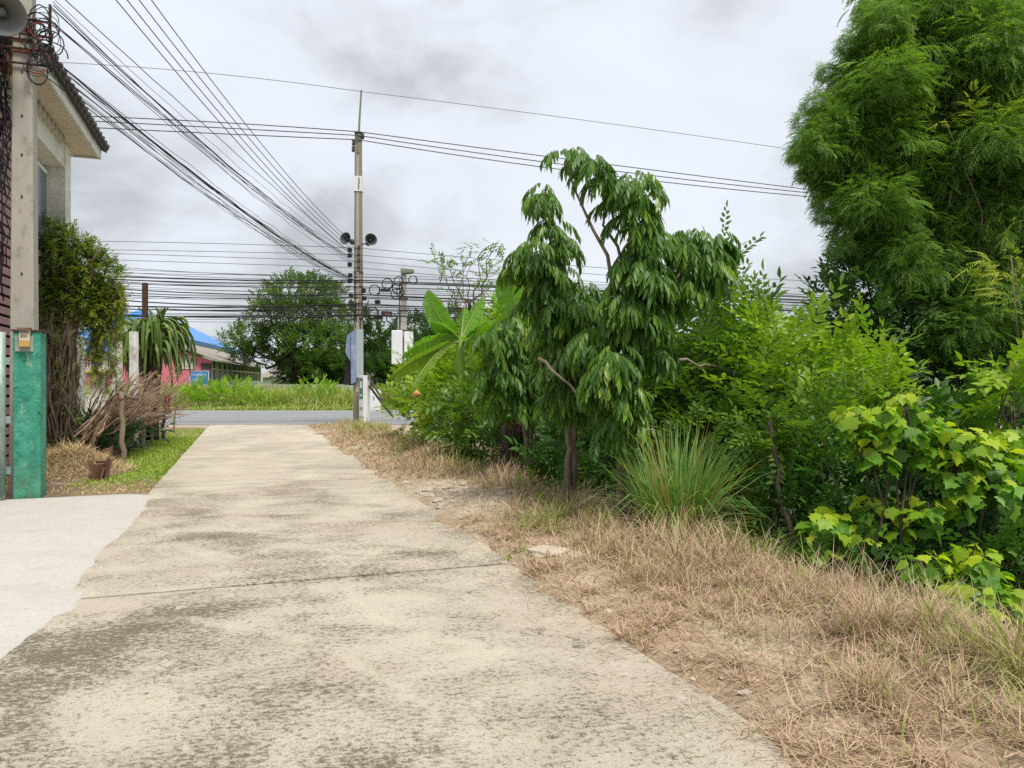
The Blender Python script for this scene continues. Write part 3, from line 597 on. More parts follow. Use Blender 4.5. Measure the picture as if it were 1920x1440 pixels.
MB().lbox(11.195, 11.208, -2.74, -2.63, 2.165, 2.175).obj('slot', 'ink', nb)
MB().lbox(11.18, 11.275, -2.76, -2.61, 2.203, 2.222).obj('lid', 'rust', nb)
def text(body, size, loc, rot, mat, parent, name='lettering', ext=.001):
    cu = bpy.data.curves.new(name, 'FONT'); cu.body = body; cu.size = size; cu.extrude = ext; cu.align_x = 'CENTER'; cu.align_y = 'CENTER'; cu.resolution_u = 2
    tmp = bpy.data.objects.new('tmp', cu); C.objects.link(tmp); dg = bpy.context.evaluated_depsgraph_get(); me = bpy.data.meshes.new_from_object(tmp.evaluated_get(dg)); bpy.data.objects.remove(tmp)
    me.materials.clear(); o = link(name, me, mat); o.location = loc; o.rotation_euler = rot
    if parent: keep(o, parent)
    return o
yawl = math.atan2(D[1], D[0]) - math.pi / 2
text('850', .055, lane(11.206, -2.685, 2.115), (R(90), 0, yawl), 'ink', nb)
mb = MB(); gpp = lane(11.22, -2.95, 0); mb.tube([gpp, gpp + Vector((0, 0, 2.16))], .062, 12); 
g = empty('gate_pipe', gpp, 'weathered galvanised steel pipe standing beside the green post', 'pipe'); mb.obj('pipe', 'galvanised', g, True)
for z in (.35, 1.0, 1.75): MB().lbox(11.23, 11.27, -2.90, -2.84, z, z + .09).obj('hinge', 'galvanised', g)
g = empty('lattice_gate', lane(9.8, -2.97, 0), 'rusty brown steel lattice gate at the left picture edge', 'gate')
def bar(p0, p1, r, mat, name, root, n=6): MB().tube([p0, p1], r, n).obj(name, mat, root, True)
bar(lane(11.12, -2.97, 1.98), lane(11.12, -2.97, 2.42), .035, 'rust', 'gate_stile', g, 8)
bar(lane(11.12, -2.97, 2.42), lane(7.6, -2.97, 2.42), .032, 'rust', 'top_rail', g, 8)
for z in (.12, 1.05, 2.08): bar(lane(11.12, -2.97, z), lane(7.6, -2.97, z), .028, 'rust', 'rail', g, 8)
for k in range(20): bar(lane(11.05 - .17 * k, -2.97, .12), lane(11.05 - .17 * k, -2.97, 2.40), .011, 'rust', 'bar', g, 5)
for k in range(16):
    s = 11.05 - .21 * k; bar(lane(s, -2.985, .15), lane(s - .45, -2.985, 1.04), .006, 'dark_rust', 'lattice_rod', g, 4); bar(lane(s - .45, -2.995, .15), lane(s, -2.995, 1.04), .006, 'dark_rust', 'lattice_rod', g, 4)
MB().lbox(11.35, 11.75, -3.55, -3.05, 0, .42).obj('clay_block', 'terracotta', None, False, .015); tag(bpy.data.objects['clay_block'], 'square terracotta block standing behind the lattice gate', 'block')

# --- roadside cable pole
pb = lane(12.05, -2.88, 0); g = empty('cable_pole', pb, 'weathered square concrete pole carrying tangled cables above the gate', 'pole')
mb = MB(); w0, w1, H = .155, .105, 8.6
def ring(w_, z): return [pb + Vector((*(D * a + NN * b), 0)) + Vector((0, 0, z)) for a, b in ((-w_, -w_), (-w_, w_), (w_, w_), (w_, -w_))]
mb.hexa(ring(w0, -.1) + ring(w1, H)); mb.obj('shaft', 'pole_concrete', g, False, .018)
for z in (3.0, 4.05, 4.62, 5.15, 5.75):
    w_ = w0 + (w1 - w0) * z / H; q = pb + Vector((*(D * -(w_ + .002)), z)); MB().tube([q, q + Vector((*(D * -.012), 0))], .014, 8).obj('bolt_hole', 'ink', g)
def steelarm(z, n0, n1, mat='dark_rust'):
    a = pb + Vector((*(D * -.16 + NN * n0), z)); b = pb + Vector((*(D * -.16 + NN * n1), z)); MB().tube([a, b], .018, 5).obj('cable_bracket', mat, g)
for z in (5.85, 6.05, 6.25, 6.45): steelarm(z, -.35, .34)
MB().tube([pb + Vector((*(D * -.16 + NN * .34), 5.95)), pb + Vector((*(D * -.16 + NN * .34), 6.7))], .02, 5).obj('cable_bracket', 'dark_rust', g)
mb = MB()
for z in (6.0, 6.15, 6.3): w_ = w0 + (w1 - w0) * z / H + .006; mb.hexa(ring(w_, z) + ring(w_, z + .05))
mb.obj('clamp_band', 'rust', g)
rg = random.Random(5)
def cable(name, pts, r, mat, label, cat, group=None, n=5):
    o = MB().tube(pts, r, n, True).obj(name, mat, None, True); return tag(o, label, cat, group)
for k in range(34):                                  # tangle and drops left of the pole
    z0 = rg.uniform(5.5, 6.6); z1 = rg.choice((rg.uniform(2.4, 4.6), rg.uniform(4.0, 5.8))); t0 = rg.uniform(-.46, -.17); t1 = t0 + rg.uniform(-.12, .1)
    pts = []
    for i in range(13):
        u = i / 12; a = rg.uniform(-.06, .06); pts.append(pb + Vector((*(D * (rg.uniform(-.05, .05) - .1) + NN * (t0 + (t1 - t0) * u + a)), z0 + (z1 - z0) * u + rg.uniform(-.05, .05))))
    cable('hanging_cable', pts, rg.uniform(.006, .014), 'cable_black', 'black cable hanging in a tangle down the left of the concrete pole', 'cable', 'tangled cables on the gate pole')
for k in range(30):                                  # loops right of the pole
    c = pb + Vector((*(D * -.2 + NN * rg.uniform(.10, .42)), rg.uniform(5.75, 6.45))); a = rg.uniform(.06, .22); b_ = rg.uniform(.08, .24); ph = rg.uniform(0, 6.28); ln = rg.uniform(3.5, 6.2)
    pts = [c + Vector((*(NN * math.cos(ph + ln * i / 14) * a + D * rg.uniform(-.02, .02)), math.sin(ph + ln * i / 14) * b_)) for i in range(15)]
    cable('cable_loop', pts, rg.choice((.005, .006, .009)), rg.choice(('cable_black',) * 6 + ('red_tape',)), 'slack cable loop sprouting right of the concrete pole brackets', 'cable', 'slack cable loops on the gate pole')
# horn loudspeaker builder
def horn(loc, aim, size, mat, label):
    g = empty('horn_loudspeaker', loc, label, 'loudspeaker', 'public address horns'); M = Vector(aim).normalized().to_track_quat('Z', 'Y').to_matrix(); n = 28
    def lathe(prof, name, mt, par):
        v_ = []; f = []
        for r_, z in prof: v_ += [Vector(loc) + M @ Vector((r_ * size * math.cos(6.28318 * i / n), r_ * size * math.sin(6.28318 * i / n), z * size)) for i in range(n)]
        for a in range(len(prof) - 1): f += [(a * n + i, a * n + (i + 1) % n, (a + 1) * n + (i + 1) % n, (a + 1) * n + i) for i in range(n)]
        return MB().add(v_, f).obj(name, mt, par, True)
    lathe([(.10, -.5), (.14, -.3), (.22, -.05), (.36, .2), (.5, .36), (.53, .37), (.53, .35), (.49, .33), (.34, .16), (.19, -.08), (.08, -.3), (.0, -.3)], 'horn', mat, g)
    lathe([(0, -.95), (.20, -.94), (.22, -.88), (.22, -.55), (.15, -.48), (.0, -.48)], 'driver', mat, g)
    lathe([(0, .12), (.10, .10), (.11, -.1), (.05, -.3), (0, -.3)], 'phase_plug', mat, g)
    return g
h1 = horn(at(2, 22, 9.85), (.55, -.70, -.45), .52, 'horn_grey', 'big grey horn loudspeaker beside the concrete pole at the top left corner')
MB().tube([at(2, 22, 9.85) + Vector((-.05, .2, .05)), lane(12.0, -3.02, 6.7)], .02, 5).obj('bracket', 'dark_rust', h1)

# --- white house behind the pole
hz = 6.5; g = empty('white_house', lane(16, -5, 0), 'white two storey house with wide boarded eaves behind the pole', 'house')
MB().lbox(14.75, 17.5, -8.5, -3.75, 0, hz - .15).obj('wall', 'white_wall', g)
MB().lbox(17.05, 17.55, -3.9, -3.38, 0, hz - .25).obj('corner_column', 'white_wall', g)
MB().lbox(14.75, 17.56, -3.74, -3.40, hz - .72, hz - .20).obj('beam', 'white_wall', g)
MB().lbox(14.8, 17.0, -3.742, -3.66, 3.45, 3.75).obj('string_course', 'white_wall', g)
for k in range(30): MB().lbox(13.15 + .162 * k, 13.15 + .162 * k + .157, -4.3, -2.96, hz - .19, hz - .165).obj('soffit_board', 'soffit', g)
MB().lbox(13.1, 18.06, -2.955, -2.91, hz - .24, hz - .02).obj('fascia_board', 'white_paint', g)
MB().lbox(13.1, 18.06, -4.3, -2.957, hz - .155, hz - .13).obj('eave_deck', 'roof_tile', g)
MB().lbox(18.02, 18.065, -6.0, -2.957, hz - .235, hz - .02).obj('end_fascia', 'white_paint', g)
mb = MB(); mb.hexa([lane(12.95, -2.82, hz - .06), lane(18.18, -2.82, hz - .06), lane(18.18, -7.2, hz + 2.0), lane(12.95, -7.2, hz + 2.0), lane(12.95, -2.82, hz + .04), lane(18.18, -2.82, hz + .04), lane(18.18, -7.2, hz + 2.1), lane(12.95, -7.2, hz + 2.1)]); mb.obj('roof', 'roof_tile', g)
for k in range(18):
    s = 13.0 + .29 * k; MB().tube([lane(s + .14, -2.78, hz + .02), lane(s + .14, -7.1, hz + 2.08)], .075, 8).obj('ridge_tile', 'roof_tile', g, True)
for k in range(9):
    s = 14.2 + .3 * k; MB().tube([lane(s, -3.30, hz - .30), lane(s, -3.6, hz - .30)], .085, 10).obj('tile_end', 'cream_stone', g, True)
wr = MB(); wr.lbox(15.0, 16.7, -3.70, -3.62, 3.9, 5.6); f_ = wr.obj('window_frame', 'white_paint', g)
for a in (15.08, 15.92): MB().lbox(a, a + .72, -3.618, -3.61, 3.98, 5.52).obj('pane', 'window_glass', g)
# --- mauve slatted screen
g = empty('slatted_screen', lane(12.6, -3.62, 0), 'mauve horizontal slat screen on a dark wall at the left edge', 'screen')
MB().lbox(10.2, 14.70, -3.80, -3.70, 0, 6.05).obj('backing_wall', 'dark_gap', g)
for k in range(37): MB().lbox(10.2, 14.72, -3.66, -3.62, .05 + .16 * k, .05 + .16 * k + .112).obj('slat', 'mauve_board', g)
for s in (10.6, 12.0, 13.36, 14.66): MB().lbox(s - .04, s + .04, -3.695, -3.663, 0, 6.02).obj('batten', 'dark_rust', g)
mb = MB(); mb.hexa([lane(10.0, -3.2, 6.10), lane(13.3, -3.2, 6.10), lane(13.3, -5.2, 6.85), lane(10.0, -5.2, 6.85), lane(10.0, -3.2, 6.2), lane(13.3, -3.2, 6.2), lane(13.3, -5.2, 6.95), lane(10.0, -5.2, 6.95)]); mb.obj('roof', 'rust', g)

# --- vine-smothered tree
vr = random.Random(21); base = at(110, 866, 14.6); base.z = 0
g = empty('vine_covered_tree', base, 'old gnarled trunk smothered in fine hanging vines beside the green post', 'tree')
mb = MB()
for k in range(9):
    a = base + Vector((vr.uniform(-.22, .22), vr.uniform(-.15, .15), -.05)); b_ = at(vr.uniform(85, 150), vr.uniform(470, 560), 14.6 + vr.uniform(-.2, .2)); mb.tube(wob(vr, a, b_, 8, .09), taper(.15 * vr.uniform(.6, 1.1), .05, 8), 8)
for tx, ty in ((95, 430), (150, 455), (200, 500), (215, 560), (130, 470), (185, 470), (70, 440)): mb.tube(wob(vr, at(120, 620, 14.6), at(tx, ty, 14.6 + vr.uniform(-.5, .3)), 7, .12), taper(.07, .02, 7), 6)
for k in range(22):
    x0 = vr.uniform(75, 150); mb.tube(wob(vr, at(x0, vr.uniform(560, 640), 14.25), at(x0 + vr.uniform(-18, 18), vr.uniform(780, 870), 14.3), 7, .07), vr.uniform(.012, .03), 5)
for k in range(9): mb.tube(wob(vr, at(90 + k * 7, 700 + 9 * k, 14.25), at(150 - k * 5, 780 + vr.uniform(-40, 40), 14.2), 6, .2), .014, 4)
mb.obj('trunk', 'bark_brown', g, True)
r_ = lambda n: px(n, 14.5)
vl = [(P(x, y, 14.5 + dz), (r_(r), r_(r) * .8, r_(r * h))) for x, y, r, h, dz in ((95, 445, 32, .8, 0), (130, 470, 36, .9, -.2), (165, 500, 36, 1, 0), (195, 525, 30, 1.1, .1), (205, 565, 22, 1.3, .1), (110, 500, 36, 1, .2), (140, 550, 40, 1, .1), (85, 520, 20, 1.6, -.1), (175, 570, 34, 1, 0), (120, 590, 30, .8, .3))]
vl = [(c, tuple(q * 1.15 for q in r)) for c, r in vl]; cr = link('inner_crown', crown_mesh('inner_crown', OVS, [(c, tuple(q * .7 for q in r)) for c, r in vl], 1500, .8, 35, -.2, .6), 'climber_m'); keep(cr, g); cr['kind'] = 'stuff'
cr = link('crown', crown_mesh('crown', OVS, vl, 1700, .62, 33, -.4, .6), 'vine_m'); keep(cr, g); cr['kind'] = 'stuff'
nr = np.random.default_rng(8); parts = []; dparts = []
def strand(x0, y0, x1, y1, Y, n):
    u = nr.random(n); p = np.array([P(x0 + (x1 - x0) * a + nr.normal(0, 3), y0 + (y1 - y0) * a, Y + nr.normal(0, .08)) for a in u]); return p, norm(nr.normal(0, .6, (n, 3)) + np.array((0, 0, -.8)))
for k in range(46):
    x0 = nr.uniform(172, 232); y1 = nr.uniform(620, 745) if x0 < 222 else nr.uniform(560, 640); p, d = strand(x0, 530, x0 + nr.normal(0, 8), y1, 14.5, int((y1 - 530) / 3.6)); (parts if nr.random() < .7 else dparts).append(place(OVS[k % 4], p, d, nr.uniform(.36, .62, len(p)), nr))
for k in range(40):
    x0 = nr.uniform(66, 160); y1 = nr.uniform(600, 800); p, d = strand(x0, 560, x0 + nr.normal(0, 10), y1, 14.3, int((y1 - 560) / 5)); (parts if nr.random() < .35 else dparts).append(place(OVS[k % 4], p, d, nr.uniform(.32, .55, len(p)), nr))
for nm_, pp, mt in (('hanging_vines', parts, 'vine_m'), ('dry_vines', dparts, 'vine_dry_m')): o = link(nm_, fast_mesh(nm_, *cat_mesh(pp)), mt); keep(o, g); o['kind'] = 'stuff'
shrub('young_climber', 'small leafy climber at the foot of the vine covered trunk', 'plant', [(P(125, 800, 14.0), (.22, .2, .45)), (P(150, 760, 14.1), (.15, .15, .3))], OVS, 'shrub_mid_m', 300, .5, 61, stems=3, r0=.008)

# --- hay heap with broken clay block
hb = at(133, 905, 12.4); hb.z = 0; n = 9000; nr = np.random.default_rng(4)
hx = nr.normal(0, 1, n); hy = nr.normal(0, 1, n); ok = hx * hx + hy * hy < 5; hx, hy = hx[ok], hy[ok]; n = len(hx)
q = np.exp(-(hx ** 2 + hy ** 2) / 1.7); pos = np.stack((hb.x + hx * .40, hb.y + hy * .55, .50 * q * nr.uniform(.55, 1, n) + .01), 1)
hay = fast_mesh('hay_heap', *blades(pos, nr.random(n) * 6.283, nr.uniform(.08, .28, n), nr.uniform(.005, .011, n), nr.uniform(1.0, 1.75, n), nr.normal(0, .55, n), nr))
o = link('hay_heap', hay, 'straw_m'); tag(o, 'heap of loose pale hay at the foot of the green post', 'hay', kind='stuff')
mb = MB(); gr = 26; vv = []
for i in range(gr + 1):
    for j in range(gr + 1):
        a = -2.3 + 4.6 * i / gr; b_ = -2.3 + 4.6 * j / gr; vv.append((hb.x + a * .40, hb.y + b_ * .55, .44 * math.exp(-(a * a + b_ * b_) / 1.7) - .02 + .02 * vr.random()))
mb.add(vv, [(i * (gr + 1) + j, (i + 1) * (gr + 1) + j, (i + 1) * (gr + 1) + j + 1, i * (gr + 1) + j + 1) for i in range(gr) for j in range(gr)]); hm = mb.obj('hay_mound', 'stake_wood', None, True); tag(hm, 'matted brown core of the hay heap by the green post', 'hay', kind='stuff')
cb = at(186, 906, 11.75); cb.z = 0; g = empty('broken_clay_block', cb, 'broken hollow terracotta block poking out of the hay heap', 'block')
for dx, dy, a, h in ((-.10, 0, .25, .34), (.02, -.06, -.3, .30), (.10, .04, .9, .36), (.0, .10, 1.4, .33), (.05, .0, .4, .22)):
    M = Matrix.Rotation(a, 3, 'Z') @ Matrix.Rotation(.22 * (1 if dx > 0 else -1), 3, 'Y'); MB().box((cb.x + dx, cb.y + dy, h / 2 - .02), (.035, .17, h), M).obj('shard', 'terracotta', g, False, .008)

# --- planter edging bricks, stakes, rail, brush, dragon fruit
g = empty('planter_edging', lane(18, -2.5, 0), 'row of upright weathered clay bricks edging the left planting bed', 'edging')
s = 14.1; k = 0
while s < 23.6:
    wd_ = vr.uniform(.10, .16); hh_ = vr.uniform(.20, .30); q = lane(s + wd_ / 2, -2.47 + vr.uniform(-.02, .02), hh_ / 2 - .02)
    M = Matrix.Rotation(yawl + vr.uniform(-.08, .08), 3, 'Z') @ Matrix.Rotation(vr.uniform(-.08, .08), 3, 'Y'); MB().box(q, (.07, wd_, hh_ + .04), M).obj('brick', 'terracotta', g, False, .008); s += wd_ + vr.uniform(.008, .025)
MB().hexa([lane(13.6, -2.53, -.05), lane(23.8, -2.53, -.05), lane(23.8, -5.5, -.05), lane(13.6, -5.5, -.05), lane(13.6, -2.53, .17), lane(23.8, -2.53, .17), lane(23.8, -5.2, .30), lane(13.6, -5.2, .30)]).obj('bed_soil', 'bark_brown', g)
stk = [(231, 875, 735, 13.7, 'nearest thick bent wooden stake of the rail beside the lawn'), (268, 846, 745, 16.9, 'second thick wooden stake from the hay heap under the branch rail'), (284, 832, 738, 18.8, 'third wooden stake from the hay heap, thin and pale'), (305, 822, 742, 20.6, 'dark wooden stake beside the lawn with a pale band near its foot'), (326, 812, 738, 23.0, 'thinnest wooden stake, farthest from the hay heap')]
tops = []
for i, (x_, yb, yt, Y, lab) in enumerate(stk):
    b_ = at(x_, yb, Y); b_.z = 0; t_ = at(x_ + (-4, 3, -2, 5, 4)[i], yt, Y); r0 = (.05, .05, .04, .05, .03)[i]; pts = wob(vr, b_ - Vector((0, 0, .1)), t_, 8, .035)
    gg = empty('fence_stake', b_, lab, 'stake', 'stakes along the left bed'); MB().tube(pts, taper(r0 * 1.15, r0 * .8, 8), 8).obj('stake', 'stake_wood' if i != 3 else 'bark_dark', gg, True); tops.append(t_)
    if i == 3: MB().tube([b_ + Vector((0, 0, .26)), b_ + Vector((0, 0, .30))], r0 * 1.25, 8).obj('pale_band', 'sign_white', gg)
    if i in (0, 2): MB().tube([t_ - Vector((0, 0, .15)), t_ - Vector((0, 0, .11))], r0 * 1.12, 8).obj('red_tie', 'red_tape', gg)
pts = []
for a, b_ in zip(tops[:-1], tops[1:]):
    for i in range(4): pts.append(a.lerp(b_, i / 4) + Vector((vr.uniform(-.04, .04), 0, -.10 * math.sin(i / 4 * 3.14) + vr.uniform(-.04, .04))))
pts.append(tops[-1]); cable('branch_rail', pts, [.035 * vr.uniform(.8, 1.1) for _ in pts], 'bark_pale', 'knobbly pale branch laid as a rail across the stakes', 'rail', n=7)
bc = at(235, 780, 16.5); g = empty('brushwood_pile', (bc.x, bc.y, .2), 'heap of bare reddish brown dried stems leaning up to the right over the bed', 'brushwood')
for k in range(210):
    u = vr.random(); Y0 = 14.2 + 4.5 * u + vr.uniform(-.5, .5); x0 = 150 + 110 * u + vr.uniform(-20, 20); a = at(x0, 835 - 40 * u + vr.uniform(-22, 14), Y0)
    b_ = at(x0 + vr.uniform(40, 130), 700 + vr.uniform(-8, 75) + 6 * u, Y0 + vr.uniform(-.3, 1.6)); pts = wob(vr, a, b_, 6, .05, (0, 0, vr.uniform(-.05, .12)))
    mb = MB(); mb.tube(pts, taper(vr.uniform(.010, .032), .005), 5); q = pts[vr.randint(2, 5)]
    for w_ in range(vr.randint(0, 2)): mb.tube(wob(vr, q, q + Vector((vr.uniform(-.1, .5), vr.uniform(-.3, .3), vr.uniform(-.25, .45))), 4, .12), taper(.009, .003, 4), 4)
    mb.obj('stem', 'dry_stick', g, True)
for k in range(8):
    q = at(vr.uniform(215, 320), vr.uniform(738, 760), 17); MB().tube([q, q + Vector((.03, 0, -.08)), q + Vector((.01, 0, -.17))], [.02, .03, .008], 5).obj('red_rag', 'red_tape', g)
for i, (x_, y_, Y) in enumerate(((175, 832, 15.4), (215, 822, 16.4), (160, 845, 15.0), (255, 806, 18.0), (195, 842, 15.2))):
    shrub('dark_leaf_plant', ('glossy dark green plant under the brushwood, nearest the hay', 'glossy dark plant under the middle of the brushwood', 'low dark plant at the left foot of the brushwood', 'dark leafy plant behind the second and third stakes', 'dark broad leafed plant just left of the nearest stake')[i], 'plant', [(P(x_, y_, Y), (.38, .30, .24))], OVL, 'dark_leaf_m', 420, 1.0, 70 + i, stems=3, r0=.012, bark='bark_dark', group='dark plants in the bed')
# dragon fruit on its post
db = at(283, 800, 19.0); db.z = .1; g = empty('dragon_fruit_plant', db, 'dragon fruit cactus with arching green stems cascading from its post', 'cactus')
MB().tube(wob(vr, db, at(283, 600, 19.0), 6, .02), [.20, .19, .20, .19, .2, .2, .17], 9).obj('trunk', 'bark_dark', g, True)
for k in range(230):
    th = vr.uniform(0, 6.283); q0 = math.sqrt(vr.random()) * .42; R_ = vr.uniform(.12, .72); dr = Vector((math.cos(th), math.sin(th), 0)); th2 = th + vr.uniform(-.9, .9); d2 = Vector((math.cos(th2), math.sin(th2), 0))
    top = at(285, 612, 19.0) + dr * q0 + Vector((0, 0, vr.choice((vr.uniform(-.25, .12), vr.uniform(-.75, -.1))))); dn = vr.choice((vr.uniform(.15, .5), vr.uniform(.4, 1.0))); hp = vr.uniform(.05, .22)
    pts = [top + d2 * (R_ * math.sin(u * 1.57)) + Vector((0, 0, hp * math.sin(u * 3.14) * 1.5 - dn * u ** 2.0)) for u in (0, .17, .34, .5, .66, .83, 1)]
    mb = MB(); rr = .042 * vr.uniform(.8, 1.2)
    mb.tube(pts, [rr * .6, rr, rr, rr, rr * .9, rr * .8, rr * .25], 3); o = mb.obj('stem', 'cactus_m', g)
for k in range(7):
    th = vr.uniform(0, 6.283); top = at(285 + vr.uniform(-14, 20), 600, 19); MB().tube([top, top + Vector((math.cos(th) * .1, math.sin(th) * .1, .2)), top + Vector((math.cos(th) * .25, math.sin(th) * .25, .33))], [.04, .04, .012], 3).obj('stem', 'cactus_m', g)
for k in range(6): q = at(vr.uniform(255, 330), vr.uniform(690, 705), 18.6); MB().tube([q, q + Vector((0, 0, -.09))], [.05, .02], 7).obj('withered_flower', 'ochre', g, True)
MB().box(at(272, 568, 18.8) + Vector((0, 0, -.6)), (.11, .11, 2.2)).obj('steel_post', 'dark_rust', None, False, .01); tag(bpy.data.objects['steel_post'], 'rusty square steel post rising above the dragon fruit cactus', 'post')
for i, (x_, y0, y1, Y, w_, lab) in enumerate(((251, 622, 800, 17.6, .15, 'white square post with ribbed faces in front of the cactus'), (219, 640, 800, 17.8, .18, 'white square post at the right edge of the hanging vines'), (152, 630, 800, 17.2, .12, 'slim white post showing left of the hanging vines'))):
    b_ = at(x_, y1, Y); b_.z = .1; t_ = at(x_, y0, Y); g = empty('white_post', b_, lab, 'post', 'white posts in the bed'); MB().box((b_.x, b_.y, (t_.z + .1) / 2), (w_, w_, t_.z - .1)).obj('shaft', 'white_paint', g, False, .008)
    for k in (-1, 0, 1): MB().box((b_.x + k * w_ * .27, b_.y - w_ / 2 - .008, (t_.z + .1) / 2), (.02, .016, t_.z - .3)).obj('rib', 'white_paint', g)
# spirit house pedestal
sb = at(186, 760, 22.5); sb.z = 0; g = empty('spirit_house', sb, 'white stepped spirit house pedestal with small shrine behind the vines', 'shrine')
z = 0.0
for w_, h in ((1.3, .55), (1.05, .25), (.85, .2), (.62, .18), (.34, .50), (.5, .1), (.72, .08)):
    MB().box((sb.x, sb.y, z + h / 2), (w_, w_, h)).obj('step' if w_ != .34 else 'pillar', 'cream_stone', g, False, .01); z += h + .002
MB().box((sb.x, sb.y, z + .03), (.86, .86, .06)).obj('platform', 'cream_stone', g); zt = z + .06
MB().box((sb.x, sb.y - .44, z - .02), (.80, .016, .04)).obj('gold_trim', 'yellow_band', g)
for i in range(7):
    q = Vector((sb.x - .38 + .127 * i, sb.y - .38, zt)); MB().tube([q, q + Vector((0, 0, .05)), q + Vector((0, 0, .1)), q + Vector((0, 0, .2))], [.02, .035, .02, .02], 8).obj('baluster', 'white_paint', g, True)
MB().box((sb.x, sb.y - .38, zt + .215), (.84, .06, .03)).obj('handrail', 'white_paint', g)
MB().box((sb.x, sb.y + .08, zt + .25), (.42, .42, .5)).obj('shrine_wall', 'white_paint', g); MB().box((sb.x, sb.y - .135, zt + .22), (.16, .01, .30)).obj('doorway', 'sign_blue', g)
MB().add([(sb.x - .34, sb.y - .3, zt + .5), (sb.x + .34, sb.y - .3, zt + .5), (sb.x + .34, sb.y + .46, zt + .5), (sb.x - .34, sb.y + .46, zt + .5), (sb.x, sb.y - .3, zt + .88), (sb.x, sb.y + .46, zt + .88)], [(0, 1, 4), (1, 2, 5, 4), (2, 3, 5), (3, 0, 4, 5), (3, 2, 1, 0)]).obj('shrine_roof', 'blue_fascia', g)

# ================================================================== FAR SIDE
# pink schoolhouse-like building
A = Vector((-22.2, 56.0, 0)); ax = Vector((-4.6, 25.0, 0)).normalized(); lx = Vector((-ax.y, ax.x, 0))     # ax recedes, lx to the left
def B(u, v_, z): return A + ax * u + lx * v_ + Vector((0, 0, z))
def bbox(u0, u1, v0, v1, z0, z1): return MB().hexa([B(u, v_, z) for z in (z0, z1) for u, v_ in ((u0, v0), (u0, v1), (u1, v1), (u1, v0))])
g = empty('pink_building', A, 'long low pink walled building with a strip of dark windows across the road', 'building')
MB().add([B(0, 0, 0), B(0, 9, 0), B(0, 9, 3.4), B(0, 4.5, 4.9), B(0, 0, 3.2), B(.2, 0, 0), B(.2, 9, 0), B(.2, 9, 3.4), B(.2, 4.5, 4.9), B(.2, 0, 3.2)], [(0, 1, 2, 3, 4), (9, 8, 7, 6, 5), (0, 4, 9, 5), (4, 3, 8, 9), (3, 2, 7, 8), (2, 1, 6, 7)]).obj('gable_wall', 'pink_wall', g)
bbox(.2, 26, .5, .7, 0, 3.3).obj('inner_wall', 'timber_dark', g)
bbox(.2, 26, .02, .22, 0, 1.75).obj('dado_wall', 'white_wall', g)
for k in range(13):
    u = .25 + 2.05 * k; bbox(u, u + .12, -.02, .24, 1.75, 3.25).obj('post', 'cream_stone', g)
    bbox(u + .14, u + 2.0, .28, .32, 1.8, 2.55).obj('window_pane', 'window_glass', g)
    for q in range(6): bbox(u + .2 + q * .3, u + .26 + q * .3, .26, .30, 2.72, 3.2).obj('louvre', 'timber_dark', g)
    bbox(u + 1.0, u + 1.12, -.06, .0, .9, 1.6).obj('downpipe', 'low_wall', g)
bbox(.2, 26, -.01, .25, 2.58, 2.68).obj('transom', 'cream_stone', g); bbox(.2, 26, -.03, .25, 1.76, 1.84).obj('sill', 'cream_stone', g)
mb = MB(); mb.hexa([B(-.5, -.7, 3.15), B(26.5, -.7, 3.15), B(26.5, 4.5, 5.0), B(-.5, 4.5, 5.0), B(-.5, -.7, 3.24), B(26.5, -.7, 3.24), B(26.5, 4.5, 5.1), B(-.5, 4.5, 5.1)]); mb.hexa([B(-.5, 9.7, 3.15), B(-.5, 4.52, 5.0), B(26.5, 4.52, 5.0), B(26.5, 9.7, 3.15), B(-.5, 9.7, 3.24), B(-.5, 4.52, 5.1), B(26.5, 4.52, 5.1), B(26.5, 9.7, 3.24)]); mb.obj('roof', 'grey_roof', g)
o = bbox(-.06, -.01, 1.15, 2.15, 2.6, 3.55).obj('wall_panel', 'cream_stone', g)
ya = math.atan2(-lx.y, -lx.x)
text('3', .60, B(-.07, 1.45, 3.2), (R(90), 0, ya), 'ink', g, 'numeral'); text('o o', .26, B(-.07, 1.6, 2.82), (R(90), 0, ya), 'ink', g, 'numeral')
bbox(-.05, -.01, -.0, .75, 2.62, 3.05).obj('gable_louvre', 'timber_dark', g); bbox(-.05, -.01, .0, .8, 1.8, 2.52).obj('gable_window', 'window_glass', g)
# blue-roofed hall behind
A2 = Vector((-34.9, 81, 0)); B0 = B
def B2(u, v_, z): return A2 + ax * u + lx * v_ + Vector((0, 0, z))
g = empty('blue_roofed_hall', A2, 'white hall with a bright blue hipped metal roof behind the pink building', 'building')
def b2(u0, u1, v0, v1, z0, z1): return MB().hexa([B2(u, v_, z) for z in (z0, z1) for u, v_ in ((u0, v0), (u0, v1), (u1, v1), (u1, v0))])
b2(1, 30, 1.0, 10.2, 0, 6.2).obj('wall', 'white_wall', g)
zE = 6.3; zR = 9.7; cs = [B2(-1, -.5, zE), B2(32, -.5, zE), B2(32, 11.7, zE), B2(-1, 11.7, zE)]; r1 = B2(3.5, 5.6, zR); r2 = B2(24, 5.6, zR); e1 = Vector((0, 0, .12))
MB().add(cs + [r1, r2], [(0, 1, 5, 4), (1, 2, 5), (2, 3, 4, 5), (3, 0, 4), (3, 2, 1, 0)]).obj('roof', 'blue_roof', g)
